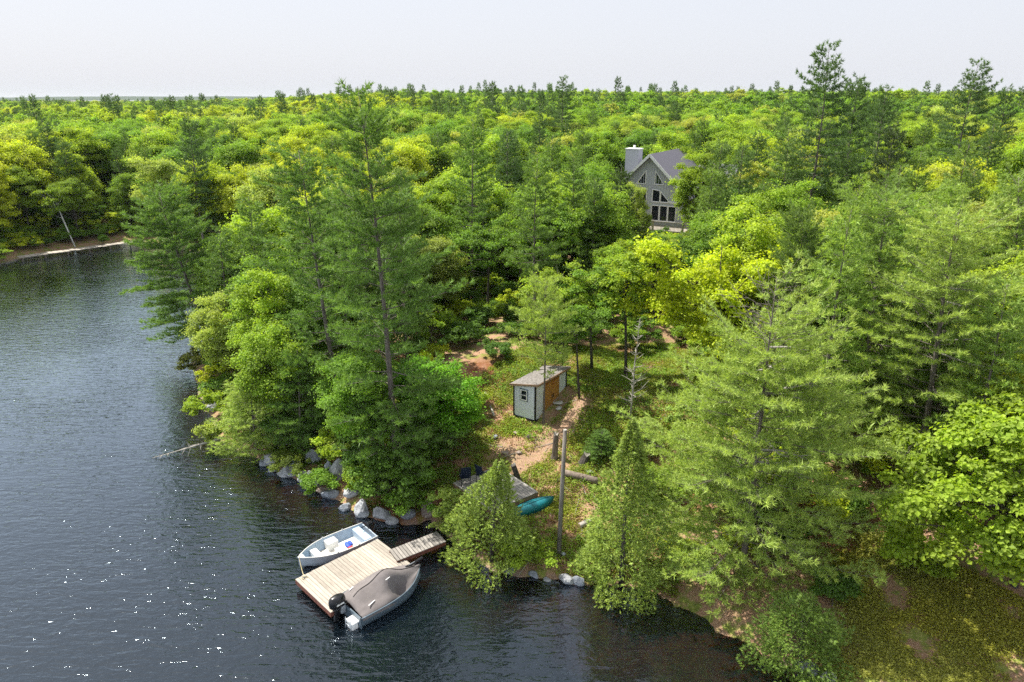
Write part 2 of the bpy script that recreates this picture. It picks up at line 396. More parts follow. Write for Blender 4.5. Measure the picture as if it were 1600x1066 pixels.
def broadleaf(tag, H, CR, seed, nclump=75, nleaf=24000, ls=.14, base=.28, trunkr=.11, bark_m=None, limbs=True, flat=.62, clr=.72):
    rng = np.random.default_rng(seed); rnd = random.Random(seed)
    cz = H * (1 + base) / 2; rz = H * (1 - base) / 2
    C = []
    tries = 0
    sub = [(rng.normal() * CR * .3, rng.normal() * CR * .3, cz + rng.uniform(-.3, .4) * rz, rng.uniform(.55, .8)) for _ in range(5)]
    while len(C) < nclump and tries < nclump * 40:
        tries += 1
        sx, sy, sz, sr = sub[rnd.randrange(5)]
        u = unit(rng.normal(size=(1, 3)))[0]
        if u[2] < -.8: continue
        q = rng.uniform(.55, 1) ** .6
        p = np.array([sx + u[0] * CR * sr * q, sy + u[1] * CR * sr * q, sz + u[2] * rz * sr * q * .95])
        if p[2] < H * base * .8 or p[2] > H: continue
        if math.hypot(p[0], p[1]) > CR * 1.15: continue
        if any((p - c) @ (p - c) < (.42 * CR / 2.8 * clr / .72) ** 2 for c, _ in C): continue
        C.append((p, rng.uniform(.5, 1.3) * clr * CR / 2.8))
    cc = np.array([c for c, _ in C]); cr = np.array([r for _, r in C])
    wts = cr ** 2; idx = rng.choice(len(C), nleaf, p=wts / wts.sum())
    u = unit(rng.normal(size=(nleaf, 3))); u[:, 2] = np.where(u[:, 2] < -.2, -u[:, 2] * .7, u[:, 2])
    rr = rng.uniform(0, 1, nleaf) ** .42
    pos = cc[idx] + u * (cr[idx] * rr)[:, None] * np.array([1, 1, flat])
    # ragged rim: some leaves thrown out along shoots
    far = rng.random(nleaf) < .20
    pos[far] += u[far] * (cr[idx][far] * rng.uniform(.1, .75, far.sum()))[:, None]
    nrm = u * .8 + np.array([0, 0, .55]) + rng.normal(size=(nleaf, 3)) * .5
    ct = rng.uniform(0, 1, len(C))
    v = np.clip(rng.uniform(0, 1, nleaf) * .6 + ct[idx] * .4, 0, 1)
    w = np.clip(ct[::-1][idx] * .7 + rng.uniform(-.2, .4, nleaf), 0, 1)
    crown = leaf_mesh('crown_' + tag, pos, nrm, ls * rng.uniform(.7, 1.25, nleaf), rng, M_LEAF, v, w)
    tb = MB(); bm_ = bark_m or M_BARK
    th = H * (base + .12)
    lean = Vector((rnd.uniform(-.3, .3), rnd.uniform(-.3, .3), 0))
    top = Vector((0, 0, th)) + lean
    tb.tube([(0, 0, -.4), lean * .3 + Vector((0, 0, th * .35)), lean * .7 + Vector((0, 0, th * .7)), top, Vector((lean.x * 1.5, lean.y * 1.5, H * .86))],
            [trunkr * 1.3, trunkr, trunkr * .85, trunkr * .75, trunkr * .12], 7)
    if limbs:
        for i, (c, r) in enumerate(C):
            if i % 2 and len(C) > 30: continue
            c = Vector(c); s0 = top.lerp(Vector((lean.x * 1.4, lean.y * 1.4, H * .8)), max(0, min(1, (c.z - th) / (H - th) * .75 - .05)))
            if c.z < th: s0 = Vector((lean.x * .6, lean.y * .6, max(th * .6, c.z - .8)))
            mid = s0.lerp(c, .5) + Vector((rnd.uniform(-.15, .15), rnd.uniform(-.15, .15), rnd.uniform(-.25, .05)))
            tb.tube([s0, mid, c], [trunkr * .34, trunkr * .22, trunkr * .08], 4, False)
    return tb.mesh('trunk_' + tag, bm_, True), crown

def pine(tag, H, L, seed, cb=.12, dens=1.0, gap=.48, nn=9, nl=.15, nw=.010, shape=1.0, bare_top=0.0, trunkr=.17, tuft=.15, twist=.0, droop=0.0, ragged=.35, low=False):
    """eastern white pine: whorls of long level branches carrying plumes of needle tufts"""
    rng = np.random.default_rng(seed); rnd = random.Random(seed)
    ph = [rnd.uniform(0, 6.28) for _ in range(4)]
    def tp(z):
        t = z / H; return Vector((math.sin(t * 3 + ph[0]) * .18 * t * H / 12, math.sin(t * 2.6 + ph[1]) * .18 * t * H / 12, z))
    tb = MB(); ks = [-.04, .0, .03, .12, .3, .5, .7, .85, 1.0]
    tb.tube([tp(k * H) for k in ks], [trunkr * 1.5, trunkr * 1.25, trunkr, trunkr * .9, trunkr * .76, trunkr * .56, trunkr * .34, trunkr * .18, .012], 8)
    T_pos, T_dir, T_sc, T_w = [], [], [], []
    z = cb * H
    while z < H * .985:
        t = (z - cb * H) / (H * (1 - cb))
        prof = (1 - t) ** (.75 * shape) * (.62 + .38 * min(1, t * 5)) + .06
        nb = rnd.choice([5, 5, 6]) if t < .9 else 4
        a0 = rnd.uniform(0, 6.28)
        wl_ = rnd.uniform(1 - ragged * .7, 1.12)
        for k in range(nb):
            if rnd.random() < ragged * .22: continue
            az = a0 + k * 2 * math.pi / nb + rnd.uniform(-.3, .3)
            ln = L * prof * wl_ * rnd.uniform(1 - ragged, 1.15)
            ln = max(ln, .22)
            el = R(-6 - 14 * droop) * (1 - t) + R(42) * t ** 1.5 + R(rnd.uniform(-7, 7))
            hd = Vector((math.cos(az), math.sin(az), 0)); side = Vector((-math.sin(az), math.cos(az), 0))
            zz = z + rnd.uniform(-.14, .14)
            p0 = tp(zz); npt = max(4, int(ln / .3)); pts = [p0]; e = el
            for j in range(npt):
                e += R(rnd.uniform(-3, 5)) + R(11) / npt * (1 - t)
                bend = side * math.sin(j * .9 + ph[2]) * .06
                pts.append(pts[-1] + (hd * math.cos(e) + Vector((0, 0, math.sin(e))) + bend) * (ln / npt))
            rb = trunkr * (.10 + .13 * (ln / L)) * (1 - t * .5)
            tb.tube(pts, [max(rb * (1 - j / (npt + .6)), .005) for j in range(npt + 1)], 4, False)
            if t > 1 - bare_top and rnd.random() < .75:      # dead grey spikes near the top
                for j in range(1, npt):
                    if rnd.random() < .7:
                        q = pts[j]; tb.tube([q, q + (side * rnd.choice([-1, 1]) + hd * .7 + Vector((0, 0, .25))) * rnd.uniform(.2, .5)], [.012, .004], 3, False)
                continue
            s = .20 if t < .6 else .08
            s = max(s, .0) ; step = .17 / dens
            x = s * ln
            while x < ln:
                f = x / ln * npt; j = min(int(f), npt - 1); q = pts[j].lerp(pts[j + 1], f - j)
                dr = (pts[j + 1] - pts[j]).normalized()
                sd = rnd.choice([-1, 1]) ; tl = (.24 + .42 * (ln - x)) * rnd.uniform(.5, 1.15); tl = min(tl, 1.15)
                if ln < .8: tl = min(tl, .3)
                td = (side * sd * rnd.uniform(.6, 1.0) + hd * .75 + Vector((0, 0, rnd.uniform(-.12, .3)))).normalized()
                m_ = max(1, int(tl / tuft))
                if m_ > 2 and not low: tb.tube([q, q + td * tl * .8], [.010, .004], 3, False)
                for i in range(1, m_ + 1):
                    pp = q + td * (tl * i / m_) + Vector((0, 0, .03 * i))
                    T_pos.append(pp); T_dir.append(td * .6 + dr * .5 + Vector((0, 0, .45))); T_sc.append(rnd.uniform(.8, 1.2)); T_w.append(i / m_)
                x += step
            T_pos.append(pts[-1]); T_dir.append(dr + Vector((0, 0, .6))); T_sc.append(1.3); T_w.append(1)
        z += gap * rnd.uniform(.75, 1.25) * (1.0 if t < .8 else .7)
    TP = np.array([tuple(p) for p in T_pos]); TD = unit(np.array([tuple(p) for p in T_dir])); TS = np.array(T_sc); TW = np.array(T_w)
    M_ = len(TP)
    pos = np.repeat(TP, nn, 0); d = np.repeat(TD, nn, 0) * .75 + rng.normal(size=(M_ * nn, 3)) * .52
    sc = np.repeat(TS, nn); vv = np.repeat(rng.uniform(0, 1, M_), nn) * .5 + rng.uniform(0, .5, M_ * nn)
    ww = np.clip(np.repeat(TW, nn) * .6 + rng.uniform(-.1, .3, M_ * nn), 0, 1)
    pos = pos + rng.normal(size=pos.shape) * .02
    crown = needle_mesh('crown_' + tag, pos, d, nl * sc * rng.uniform(.8, 1.2, len(pos)), np.full(len(pos), nw), rng, M_NEEDLE, vv, ww)
    return tb.mesh('trunk_' + tag, M_PBARK, True), crown

def cedar(tag, H, Rm, seed, n=5200, top=.9, s=.17, round_=False):
    rng = np.random.default_rng(seed)
    ns = 9
    t = rng.uniform(0, 1, n) ** (1.25 if not round_ else 1.0)
    az = rng.uniform(0, 2 * np.pi, n)
    if round_: prof = np.sqrt(np.clip(1 - (2 * t - .85) ** 2 / 1.35, 0, 1))
    else: prof = np.clip(1 - t ** 1.7, 0, 1) ** 1.0 * (.72 + .28 * np.minimum(1, t * 6)) + .05
    lob = 1 + .20 * np.sin(az * 3 + t * 7 + seed) + .14 * np.sin(az * 5 - t * 13) + .95 * (fbm(az * 2.2 + seed, t * 9, seed, 3) - .5) + .16 * np.cos(az - seed * 2.1)
    r = Rm * prof * lob * (rng.uniform(.2, 1, n) ** .38)
    # boughs: bunch sprays into overlapping shelves
    c = np.stack([r * np.cos(az) + .12 * np.sin(t * 6 + seed), r * np.sin(az), t * H * (1 + .07 * np.sin(az * 2 + seed)) + rng.normal(size=n) * .09 - r * .16 + .12], 1)
    od = np.stack([np.cos(az), np.sin(az), rng.uniform(-.1, 1.0, n)], 1)
    od = unit(od + rng.normal(size=(n, 3)) * .3)
    pl = unit(np.cross(od, rng.normal(size=(n, 3))))
    pos = np.repeat(c, ns, 0); a = np.tile(np.linspace(-1.1, 1.1, ns), n) + rng.normal(size=n * ns) * .12
    d = np.repeat(od, ns, 0) * np.cos(a)[:, None] + np.repeat(pl, ns, 0) * np.sin(a)[:, None] + rng.normal(size=(n * ns, 3)) * .12
    ln = s * np.repeat(rng.uniform(.6, 1.25, n), ns) * (1 - .35 * np.abs(a))
    vv = np.repeat(rng.uniform(0, 1, n), ns) * .6 + rng.uniform(0, .4, n * ns); ww = np.repeat(np.clip(rng.normal(.35, .3, n), 0, 1), ns)
    crown = needle_mesh('crown_' + tag, pos, d, ln, np.full(n * ns, .019), rng, M_CEDAR, vv, ww)
    tb = MB(); tb.tube([(0, 0, -.4), (0, 0, H * .4), (.05, 0, H * .95)], [.11, .07, .01], 7)
    for k in range(46):
        tt = .04 + .9 * k / 46; a = k * 2.4; rr = Rm * (1 - tt) ** .75 * .75
        tb.tube([(0, 0, tt * H), (math.cos(a) * rr, math.sin(a) * rr, tt * H + .1)], [.02, .006], 3, False)
    return tb.mesh('trunk_' + tag, M_BARK, True), crown

# ------------------------------------------------------------------ placing trees
def tree(name, label, cat, meshes, loc, scale=1.0, rz=0, tint=(.1, .15, .03), group=None, tilt=(0, 0), bark_tint=None, xy=None):
    r = thing(name, label, cat, loc, rz, group)
    if xy: r.scale = (scale * xy, scale * xy, scale)
    else: r.scale = (scale,) * 3
    if tilt != (0, 0):
        q = Matrix.Rotation(math.atan2(math.hypot(*tilt), 1), 3, Vector((-tilt[1], tilt[0], 0)).normalized())
        r.rotation_euler = (q @ Matrix.Rotation(rz, 3, 'Z')).to_euler()
    t = link('trunk', meshes[0], r); c = link('crown', meshes[1], r)
    c['tint'] = tuple(tint); return r
GREEN, YEL, MID, DARK, PALE, BRONZE = (.17, .31, .040), (.39, .46, .030), (.27, .39, .038), (.11, .22, .038), (.33, .42, .10), (.33, .38, .08)
PINE, PINE_L, PINE_D, CED = (.145, .265, .06), (.32, .44, .115), (.09, .17, .06), (.31, .42, .095)

def seat(px, py_base, px_top=None, py_top=None):
    b = G(px, py_base); h = 0; tx = 0
    if py_top is not None:
        t = atY(px_top, py_top, b.y); h = t.z - b.z; tx = (t.x - b.x) / h
    return b, h, tx

BIG = {}
BIG['lean'] = pine('lean', 12, 4.3, 11, .16, 1.25, .52, 12, .20, .021, .62, 0, .13, .15, 0, .6, .28)
BIG['A'] = pine('a', 15, 3.3, 22, .30, 1.05,   .58, 12, .20, .020, .5, 0, .15, .15, 0, .1, .5)
BIG['B'] = pine('b', 17, 4.3, 33, .06, 1.15, .55, 12, .20, .020, .78, 0, .16, .15, 0, .3, .42)
BIG['C'] = pine('c', 11, 5.2, 44, .03, 1.25, .42, 12, .18, .015, .72, .22, .12, .14, 0, .7, .25)
BIG['D'] = pine('d', 13, 4.6, 55, .12, 1.1, .56, 12, .19, .016, .5, 0, .16, .15, 0, .15, .4)
BIG['small'] = pine('small', 6, 2.1, 66, .05, 1.4, .34, 13, .16, .015, .8, 0, .07, .12, 0, .1, .25)
BIG['shed'] = pine('shed', 6, 2.0, 67, .42, 1.2, .36, 11, .16, .015, .55, 0, .07, .12, 0, .1, .3)
MIDP = [pine('mid%d' % i, H, L, 70 + i, cb, 1.0, g, 9, .26, .030, sh, 0, .15, .2, 0, .1, rg, True)
        for i, (H, L, cb, g, sh, rg) in enumerate([(14, 2.9, .22, .58, .7, .4), (13, 3.0, .12, .54, .85, .35), (15, 3.2, .35, .62, .5, .45)])]
BL = [broadleaf('bl%d' % i, H, CR, 100 + i, nc, nl, ls, ba, .12, None, True, fl, cl)
      for i, (H, CR, nc, nl, ls, ba, fl, cl) in enumerate([
          (9, 2.7, 120, 34000, .150, .08, .85, .68), (10, 2.9, 130, 36000, .150, .12, .8, .64), (8, 3.0, 120, 34000, .155, .06, .85, .7),
          (10, 2.5, 120, 34000, .150, .14, .95, .64), (9.5, 3.2, 140, 38000, .150, .08, .8, .62)])]
SHR = [broadleaf('sh%d' % i, H, CR, 200 + i, 26, 5200, .105, .02, .03, None, True, .7, .62) for i, (H, CR) in enumerate([(1.6, 1.0), (2.4, 1.2), (1.2, 1.2)])]
BLT = [broadleaf('open%d' % i, 9, 2.4, 150 + i, 70, 12000, .145, .45, .10, None, True, .75, .55) for i in range(2)]
MAPLE = broadleaf('maple', 8.6, 4.3, 301, 170, 50000, .16, .10, .15, None, True, .6, .44)
CORNER = broadleaf('corner', 7.5, 3.7, 302, 130, 30000, .17, .05, .12, None, True, .6, .42)
CED_ = [cedar('c1', 5.4, 2.1, 1, 5400), cedar('c2', 7.6, 1.75, 2, 7400), cedar('c3', 3.6, 1.9, 3, 5200, round_=True)]

def put(kind, meshes, H0, px, pyb, pxt, pyt, name, label, cat, tint, rz=0, xy=None, group=None):
    b, h, tx = seat(px, pyb, pxt, pyt)
    s = h / H0
    return tree(name, label, cat, meshes, (b.x, b.y, b.z - .05), s, rz, tint, group, (tx, 0) if abs(tx) > .015 else (0, 0), xy=(xy / s if xy else None))
put(0, BIG['lean'], 12, 330, 548, 248, 292, 'pine_tree', 'white pine leaning out over the bay at the tip of the point', 'pine tree', PINE, .4, 1.15)
put(0, BIG['A'], 15, 540, 680, 462, 232, 'pine_tree', 'tall pine with bare dark trunk showing on the point beside the largest pine', 'pine tree', PINE, 1.2, 1.05)
put(0, BIG['B'], 17, 622, 752, 562, 132, 'pine_tree', 'tallest pine on the rocky bank, full crown down to the boulders by the open boat', 'pine tree', PINE, 2.0, 1.0)
PC = put(0, BIG['C'], 11, 1160, 885, 1210, 432, 'pine_tree', 'broad pale pine at the water edge with dead grey branches near its top', 'pine tree', PINE_L, .3, 1.06)
PD = put(0, BIG['D'], 13, 1430, 770, 1505, 330, 'pine_tree', 'big spreading pine on the slope behind the bright corner maple', 'pine tree', PINE_L, 1.1, 1.0)
def dead_limbs(root, H, n_, z0, z1, ln0, ln1, seed):
    rn = random.Random(seed); sc = root.scale[0]
    for k in range(n_):
        z = H * rn.uniform(z0, z1); a = rn.uniform(-2.9, -.2) - root.rotation_euler.z; ln = rn.uniform(ln0, ln1)
        d = Vector((math.cos(a), math.sin(a), rn.uniform(-.05, .35))).normalized(); sd = Vector((-d.y, d.x, 0))
        p0 = Vector((0, 0, z)); p1 = p0 + d * ln * .5 + Vector((0, 0, .05)); p2 = p0 + d * ln + Vector((0, 0, rn.uniform(-.1, .3)))
        b_ = MB().tube([p0, p1, p2], [.045, .03, .008], 5, False)
        for s_ in (-1, 1, 1, -1):
            q = p0.lerp(p2, rn.uniform(.4, .95)); b_.tube([q, q + (d + sd * s_ * rn.uniform(.5, 1)).normalized() * ln * .28], [.016, .005], 3, False)
        b_.build('dead_branch', M_DEAD, root)
dead_limbs(PC, 11, 11, .4, .8, .9, 1.9, 5)
dead_limbs(PD, 13, 6, .35, .8, 1.0, 2.2, 6)
put(0, BIG['D'], 13, 1345, 665, 1380, 300, 'pine_tree', 'soft green pine standing behind the broad shore pine', 'pine tree', (.20, .32, .075), 4.0, .95)
put(0, BIG['A'], 15, 1560, 640, 1592, 270, 'pine_tree', 'pine at the edge of the picture above the bright corner maple', 'pine tree', (.22, .34, .08), 5.0, .95)
put(0, BIG['lean'], 12, 1240, 640, 1252, 330, 'pine_tree', 'thin crowned pine with pale bare trunk between the yellow maple and the slope', 'pine tree', (.15, .24, .065), 2.2, .6)
put(0, BIG['shed'], 6, 849, 662, 853, 436, 'pine_tree', 'young pine growing directly in front of the white shed', 'young pine', PINE_L, 0, .95)
put(0, BIG['small'], 6, 402, 706, 388, 585, 'pine_tree', 'low bright young pine above the fallen tree in the water', 'young pine', PINE_L, 2.5, 1.2)
put(0, BIG['small'], 6, 470, 705, 462, 545, 'pine_tree', 'slim young pine behind the shore rocks of the point', 'young pine', PINE, 1.5, 1.0)
put(0, BIG['small'], 6, 1010, 700, 1006, 655, 'pine_tree', 'knee high pine seedling beside the dead grey snag', 'young pine', PINE_L, 1.5, .6)
put(0, BIG['small'], 6, 938, 715, 940, 672, 'pine_tree', 'tiny dark pine seedling uphill of the long log', 'young pine', PINE, .5, .5)
put(0, CED_[0], 5.4, 768, 876, 776, 732, 'cedar_tree', 'bushy cedar hiding the wooden platform at the water edge', 'cedar', CED, .3, .88)
put(0, CED_[1], 7.6, 970, 915, 982, 678, 'cedar_tree', 'tall cone shaped cedar between the bare pole and the broad pine', 'cedar', CED, 1.0, 1.0)
put(0, CED_[2], 3.6, 1252, 1045, 1256, 950, 'cedar_tree', 'round low cedar at the foot of the broad shore pine', 'cedar', (.19, .30, .06), 2.0, .76)
put(0, MAPLE, 8.6, 1112, 600, 1125, 342, 'broadleaf_tree', 'bright yellow green maple with a wide dome on the edge of the clearing', 'maple', (.42, .52, .022), .5, 1.0)
put(0, CORNER, 7.5, 1585, 915, 1580, 635, 'broadleaf_tree', 'bright large leaved maple in the corner above the bright tinted grass', 'maple', (.26, .38, .035), 1.5, 1.0)
put(0, BL[2], 8, 1620, 800, 1628, 560, 'broadleaf_tree', 'yellow maple cut off by the picture edge above the corner maple', 'maple', YEL, 2.5, .9)
put(0, BL[2], 8, 690, 705, 688, 565, 'broadleaf_tree', 'fresh green young maple on the bank between the tallest pine and the clearing', 'maple', (.17, .38, .028), 1.0, .75)
put(0, BLT[0], 9, 905, 622, 902, 470, 'broadleaf_tree', 'thin broadleaf tree just uphill of the shed doors', 'broadleaf tree', GREEN, 2.0, .62)
put(0, BLT[1], 9, 925, 577, 925, 400, 'broadleaf_tree', 'dark trunked broadleaf tree behind the shed clearing', 'broadleaf tree', GREEN, 1.0, .8)
put(0, BLT[1], 9, 880, 580, 872, 400, 'broadleaf_tree', 'broadleaf tree standing behind the young pine at the shed', 'broadleaf tree', MID, 4.0, .8)
put(0, BLT[0], 9, 978, 590, 985, 385, 'broadleaf_tree', 'broadleaf tree with a straight trunk behind the dead grey snag', 'broadleaf tree', MID, 3.0, .85)

# skyline and mid-distance pines that can be told apart
def skyline(px, pyt, Y, mesh, H0, label, tint=PINE_D, xy=1.0, rz=0, lean=0.0):
    t = atY(px, pyt, Y); b = Vector((t.x, Y, gz(t.x, Y))); h = t.z - b.z; s = h / H0
    tree('pine_tree', label, 'pine tree', mesh, (b.x - lean * h, b.y, b.z), s, rz, tint, None, (lean, 0) if lean else (0, 0), xy=xy / s)
skyline(1297, 72, 66, MIDP[2], 15, 'tallest skyline pine with flagged branches above the woods', PINE_D, 1.15, .5)
skyline(1345, 118, 70, MIDP[0], 14, 'shorter skyline pine just beside the tallest flagged one', PINE_D, 1.0, 2.5)
skyline(1385, 138, 84, MIDP[2], 15, 'third skyline pine down the row from the tallest flagged one', PINE_D, 1.0, 1.5)
skyline(1528, 98, 88, MIDP[2], 15, 'fan topped pine alone on the skyline near the picture corner', PINE_D, 1.25, 3.5)
skyline(1578, 135, 96, MIDP[0], 14, 'small skyline pine beside the fan topped one', PINE_D, 1.0, 4.5)
skyline(880, 122, 128, MIDP[2], 15, 'single layered pine rising over the skyline in the middle', PINE_D, 1.1, 5.5)
skyline(735, 192, 54, MIDP[0], 14, 'slim pine with a long bare trunk in the woods behind the clearing', PINE, .95, 1.5)
skyline(790, 205, 64, MIDP[1], 13, 'dark pine in the woods just behind the slim bare trunked one', PINE_D, 1.0, 2.5)
skyline(845, 178, 90, MIDP[1], 13, 'dark pointed pine beneath the single skyline pine', PINE_D, .9, .5)
skyline(290, 182, 84, MIDP[0], 14, 'dark pine with bare lower trunk behind the leaning shore pine', PINE_D, 1.0, .9)
skyline(62, 185, 98, MIDP[1], 13, 'dark leaning pine above the boardwalk on the far shore', PINE_D, 1.0, 3.1, -.12)
skyline(8, 205, 104, MIDP[1], 13, 'dark pine at the picture edge above the far shore', PINE_D, .9, 4.1)
skyline(172, 148, 190, MIDP[2], 15, 'pine breaking the skyline over the far shore woods', PINE_D, .9, 1.1)
skyline(438, 143, 170, MIDP[0], 14, 'dark pointed conifer on the skyline beside the tallest pine', PINE_D, .9, 2.1)
skyline(1395, 195, 58, MIDP[0], 14, 'slender pine in the woods below the third skyline pine', (.06, .1, .04), .75, .3)
skyline(968, 262, 56, MIDP[0], 14, 'slim pale pine standing just before the grey house', (.065, .115, .04), .75, 1.3)

def at_top(px, pyt, Y, mesh, H0, name, label, cat, tint, xy, rz=0):
    t = atY(px, pyt, Y); zb = gz(t.x, Y); h = t.z - zb; s = h / H0
    tree(name, label, cat, mesh, (t.x, Y, zb), s, rz, tint, None, xy=xy / s)
at_top(994, 284, 62, BL[3], 10, 'broadleaf_tree', 'slender pale tree hiding the lower corner of the grey house', 'broadleaf tree', PALE, .52)
at_top(1100, 240, 72, BL[0], 9, 'broadleaf_tree', 'round light green tree overlapping the roof of the grey house', 'broadleaf tree', MID, .95)
at_top(960, 300, 68, BL[1], 10, 'broadleaf_tree', 'pale green tree standing beside the slender one before the grey house', 'broadleaf tree', PALE, .7)
# white birch on the far shore
b = G(118, 387)
bt = broadleaf('birch', 8, 1.6, 401, 30, 3500, .2, .5, .09, M_BIRCH)
tree('birch_tree', 'white trunked birch on the far shore by the boardwalk', 'birch', bt, b, 1.0, 0, MID, None, (-.28, 0))

# ------------------------------------------------------------------ scattered woods
clear_px = [(655, 800), (680, 720), (700, 650), (690, 590), (745, 548), (870, 540), (960, 550), (1075, 535), (1080, 640), (1040, 760), (1060, 900), (950, 960), (760, 930), (650, 860)]
CLR = np.array([tuple(G(a, b)[:2]) for a, b in clear_px])
clear2 = np.array([tuple(P(a, b, 1.5)[:2]) for a, b in [(1240, 1100), (1290, 870), (1350, 830), (1450, 900), (1640, 960), (1750, 1300), (1200, 1300)]])
def inside(x, y, poly):
    ins = np.zeros(x.shape, bool); n_ = len(poly)
    for i in range(n_):
        ax, ay = poly[i]; bx, by = poly[(i + 1) % n_]
        if ay != by: ins ^= ((ay > y) != (by > y)) & (x < (bx - ax) * (y - ay) / (by - ay) + ax)
    return ins
HOUSE = atY(1012, 350, 82.0)
rng = np.random.default_rng(7)
def scatter(y0, y1, sp, grow=1.0):
    rows = []; y = y0
    while y < y1:
        s = sp
        hw = y * .80 + 12
        xsr = np.arange(-hw, hw, s)
        rows.append(np.stack([xsr + rng.uniform(-.45, .45, len(xsr)) * s, np.full(len(xsr), y) + rng.uniform(-.45, .45, len(xsr)) * s], 1))
        y += s
    p = np.concatenate(rows)
    d = sdist(p[:, 0], p[:, 1])
    ok = (d > 1.3) & ~inside(p[:, 0], p[:, 1], CLR) & ~inside(p[:, 0], p[:, 1], clear2)
    hx, hy = HOUSE.x + 3, HOUSE.y + 4
    ok &= ~((np.abs(p[:, 0] - hx) < 9) & (np.abs(p[:, 1] - hy) < 7.5))
    return p[ok]
near = scatter(20, 62, 3.5)
midf = scatter(62, 150, 4.5)
pts = np.concatenate([near, midf])
# keep a sight line to the house gable
def corridor(p):
    az = p[:, 0] / p[:, 1]
    return (az > .190 - 2.6 / p[:, 1]) & (az < .229 + 2.4 / p[:, 1]) & (p[:, 1] > 44) & (p[:, 1] < 80)
cor = corridor(pts)
hand = np.array([tuple(o.location[:2]) for o in bpy.data.objects if o.get('category') in ('pine tree', 'maple', 'cedar', 'broadleaf tree', 'young pine')])
dm = np.min(np.hypot(pts[:, None, 0] - hand[None, :, 0], pts[:, None, 1] - hand[None, :, 1]), 1)
ce = seg_d(pts[:, 0], pts[:, 1], [tuple(q) for q in CLR] + [tuple(CLR[0])])
ce2 = seg_d(pts[:, 0], pts[:, 1], [tuple(q) for q in clear2] + [tuple(clear2[0])])
keep = (dm > 1.9) & ((ce > 2.2) | (pts[:, 1] > 50)) & (ce2 > 1.6)
pts = pts[keep]; cor = cor[keep]
dsh = sdist(pts[:, 0], pts[:, 1])
pn = fbm(pts[:, 0] * .05 + 5, pts[:, 1] * .05, 31)
azd = np.degrees(np.arctan2(pts[:, 0], pts[:, 1]))
pprob = .15 + .25 * sstep(.5, .62, pn) + .12 * (azd < -20) + .22 * ((azd < -8) & (pts[:, 1] < 52)) + .10 * (azd > 14) + .32 * ((azd > 15) & (pts[:, 1] < 62))
u = rng.random(len(pts)); is_p = u < pprob
zs = ground(pts[:, 0], pts[:, 1])
tn = fbm(pts[:, 0] * .07, pts[:, 1] * .07 + 9, 41)
def btint(i_tn, r1, r2):
    if r2 < .02: c = BRONZE
    elif r2 < .08: c = PALE
    else:
        k = min(1, max(0, (i_tn - .3) / .4 * .6 + r1 * .55 - .08))
        a, b_, q = (DARK, GREEN, k / .3) if k < .3 else ((GREEN, MID, (k - .3) / .35) if k < .65 else (MID, YEL, min(1, (k - .65) / .3)))
        c = tuple(x + (y - x) * q for x, y in zip(a, b_))
    return tuple(x * (.85 + .3 * r1) for x in c)
def tone(c):
    if c[0] > .305: return 'yellow green'
    if c[0] > .22: return 'light green'
    if c[0] > .14: return 'mid green'
    return 'dark green'
def zone(x, y, d):
    az = math.degrees(math.atan2(x, y))
    col_ = [(-28, 'at the near end of the far boardwalk'), (-20, 'on the far shore above the boardwalk'), (-13, 'behind the leaning shore pine'), (-7, 'behind the bare trunked pine'),
            (-2, 'behind the tallest pine'), (4, 'uphill of the white shed'), (9, 'behind the dead snag'), (15, 'towards the grey house'), (21, 'behind the yellow maple'), (27, 'behind the broad shore pine'), (99, 'above the corner maple')]
    c_ = [t for a_, t in col_ if az < a_][0]
    r_ = [t for a_, t in ((36, 'in the first row'), (44, 'in the second row'), (54, 'midway'), (66, 'deep in the woods'), (80, 'level with the house'), (96, 'beyond the house'), (999, 'far back')) if y < a_][0]
    return c_ + ', ' + r_, 'trees ' + c_
def size_word(h): return 'small ' if h < 6 else ('tall ' if h > 9.3 else '')
order = np.argsort(pts[:, 1]); nb = npn = 0
rest = []
lab_seen = {}
for i in order:
    x, y = pts[i]; d = dsh[i]; r1, r2, r3 = rng.random(3)
    small = 1.0 if d > 4 or y > 72 else .5 + .12 * d
    vis = abs(x) < y * .745 + 3
    if not vis and y > 40: continue
    zt, zg = zone(x, y, d)
    if is_p[i] and not cor[i] and d > 2.5:
        h = (9 + 4.2 * r1) * (.9 if y < 60 or y > 85 else 1.0) * min(1, small + .2)
        lt_ = (.26, .40, .09) if (x / y > .25 and y < 62) else (.15, .26, .06)
        tint = tuple(a + (b_ - a) * r2 for a, b_ in zip(PINE_D, lt_))
        k = int(r3 * 3); H0 = (14, 13, 15)[k]
        if npn < 285:
            npn += 1
            tree('pine_tree', ('tall ' if h > 11.3 else '') + ('dark' if tint[1] < .22 else ('mid green' if tint[1] < .31 else 'pale')) + ' pine ' + zt, 'pine tree', MIDP[k], (x, y, zs[i] - .1), h / H0, r1 * 40, tint, 'pine ' + zg, xy=None)
        else: rest.append((x, y, zs[i], 1, k, h / H0, tint))
    else:
        hmax = 6.4 + 3.4 * r1
        
        if y > 75: hmax = 8 + 3.2 * r1
        h = hmax * min(1, small)
        if cor[i]:
            pyl = 357
            h = min(h, atY(1000, pyl, y).z - zs[i] - .5)
            if h < 1.5: continue
        k = int(r3 * 5); H0 = (9, 10, 8, 10, 9.5)[k]
        tint = btint(tn[i] - (.12 if (x / y < -.15 and y < 52) else (.08 if y > 75 else 0)), r1, r2)
        if nb < 288:
            nb += 1
            tree('broadleaf_tree', size_word(h) + tone(tint) + ' broadleaf tree ' + zt, 'broadleaf tree', BL[k] if not (40 < y < 52 and -2 < x < 14) else BLT[k % 2], (x, y, zs[i] - .1), h / (H0 if not (40 < y < 52 and -2 < x < 14) else 9), r2 * 60, tint, 'broadleaf ' + zg)
        else: rest.append((x, y, zs[i], 0, k, h / H0, tint))

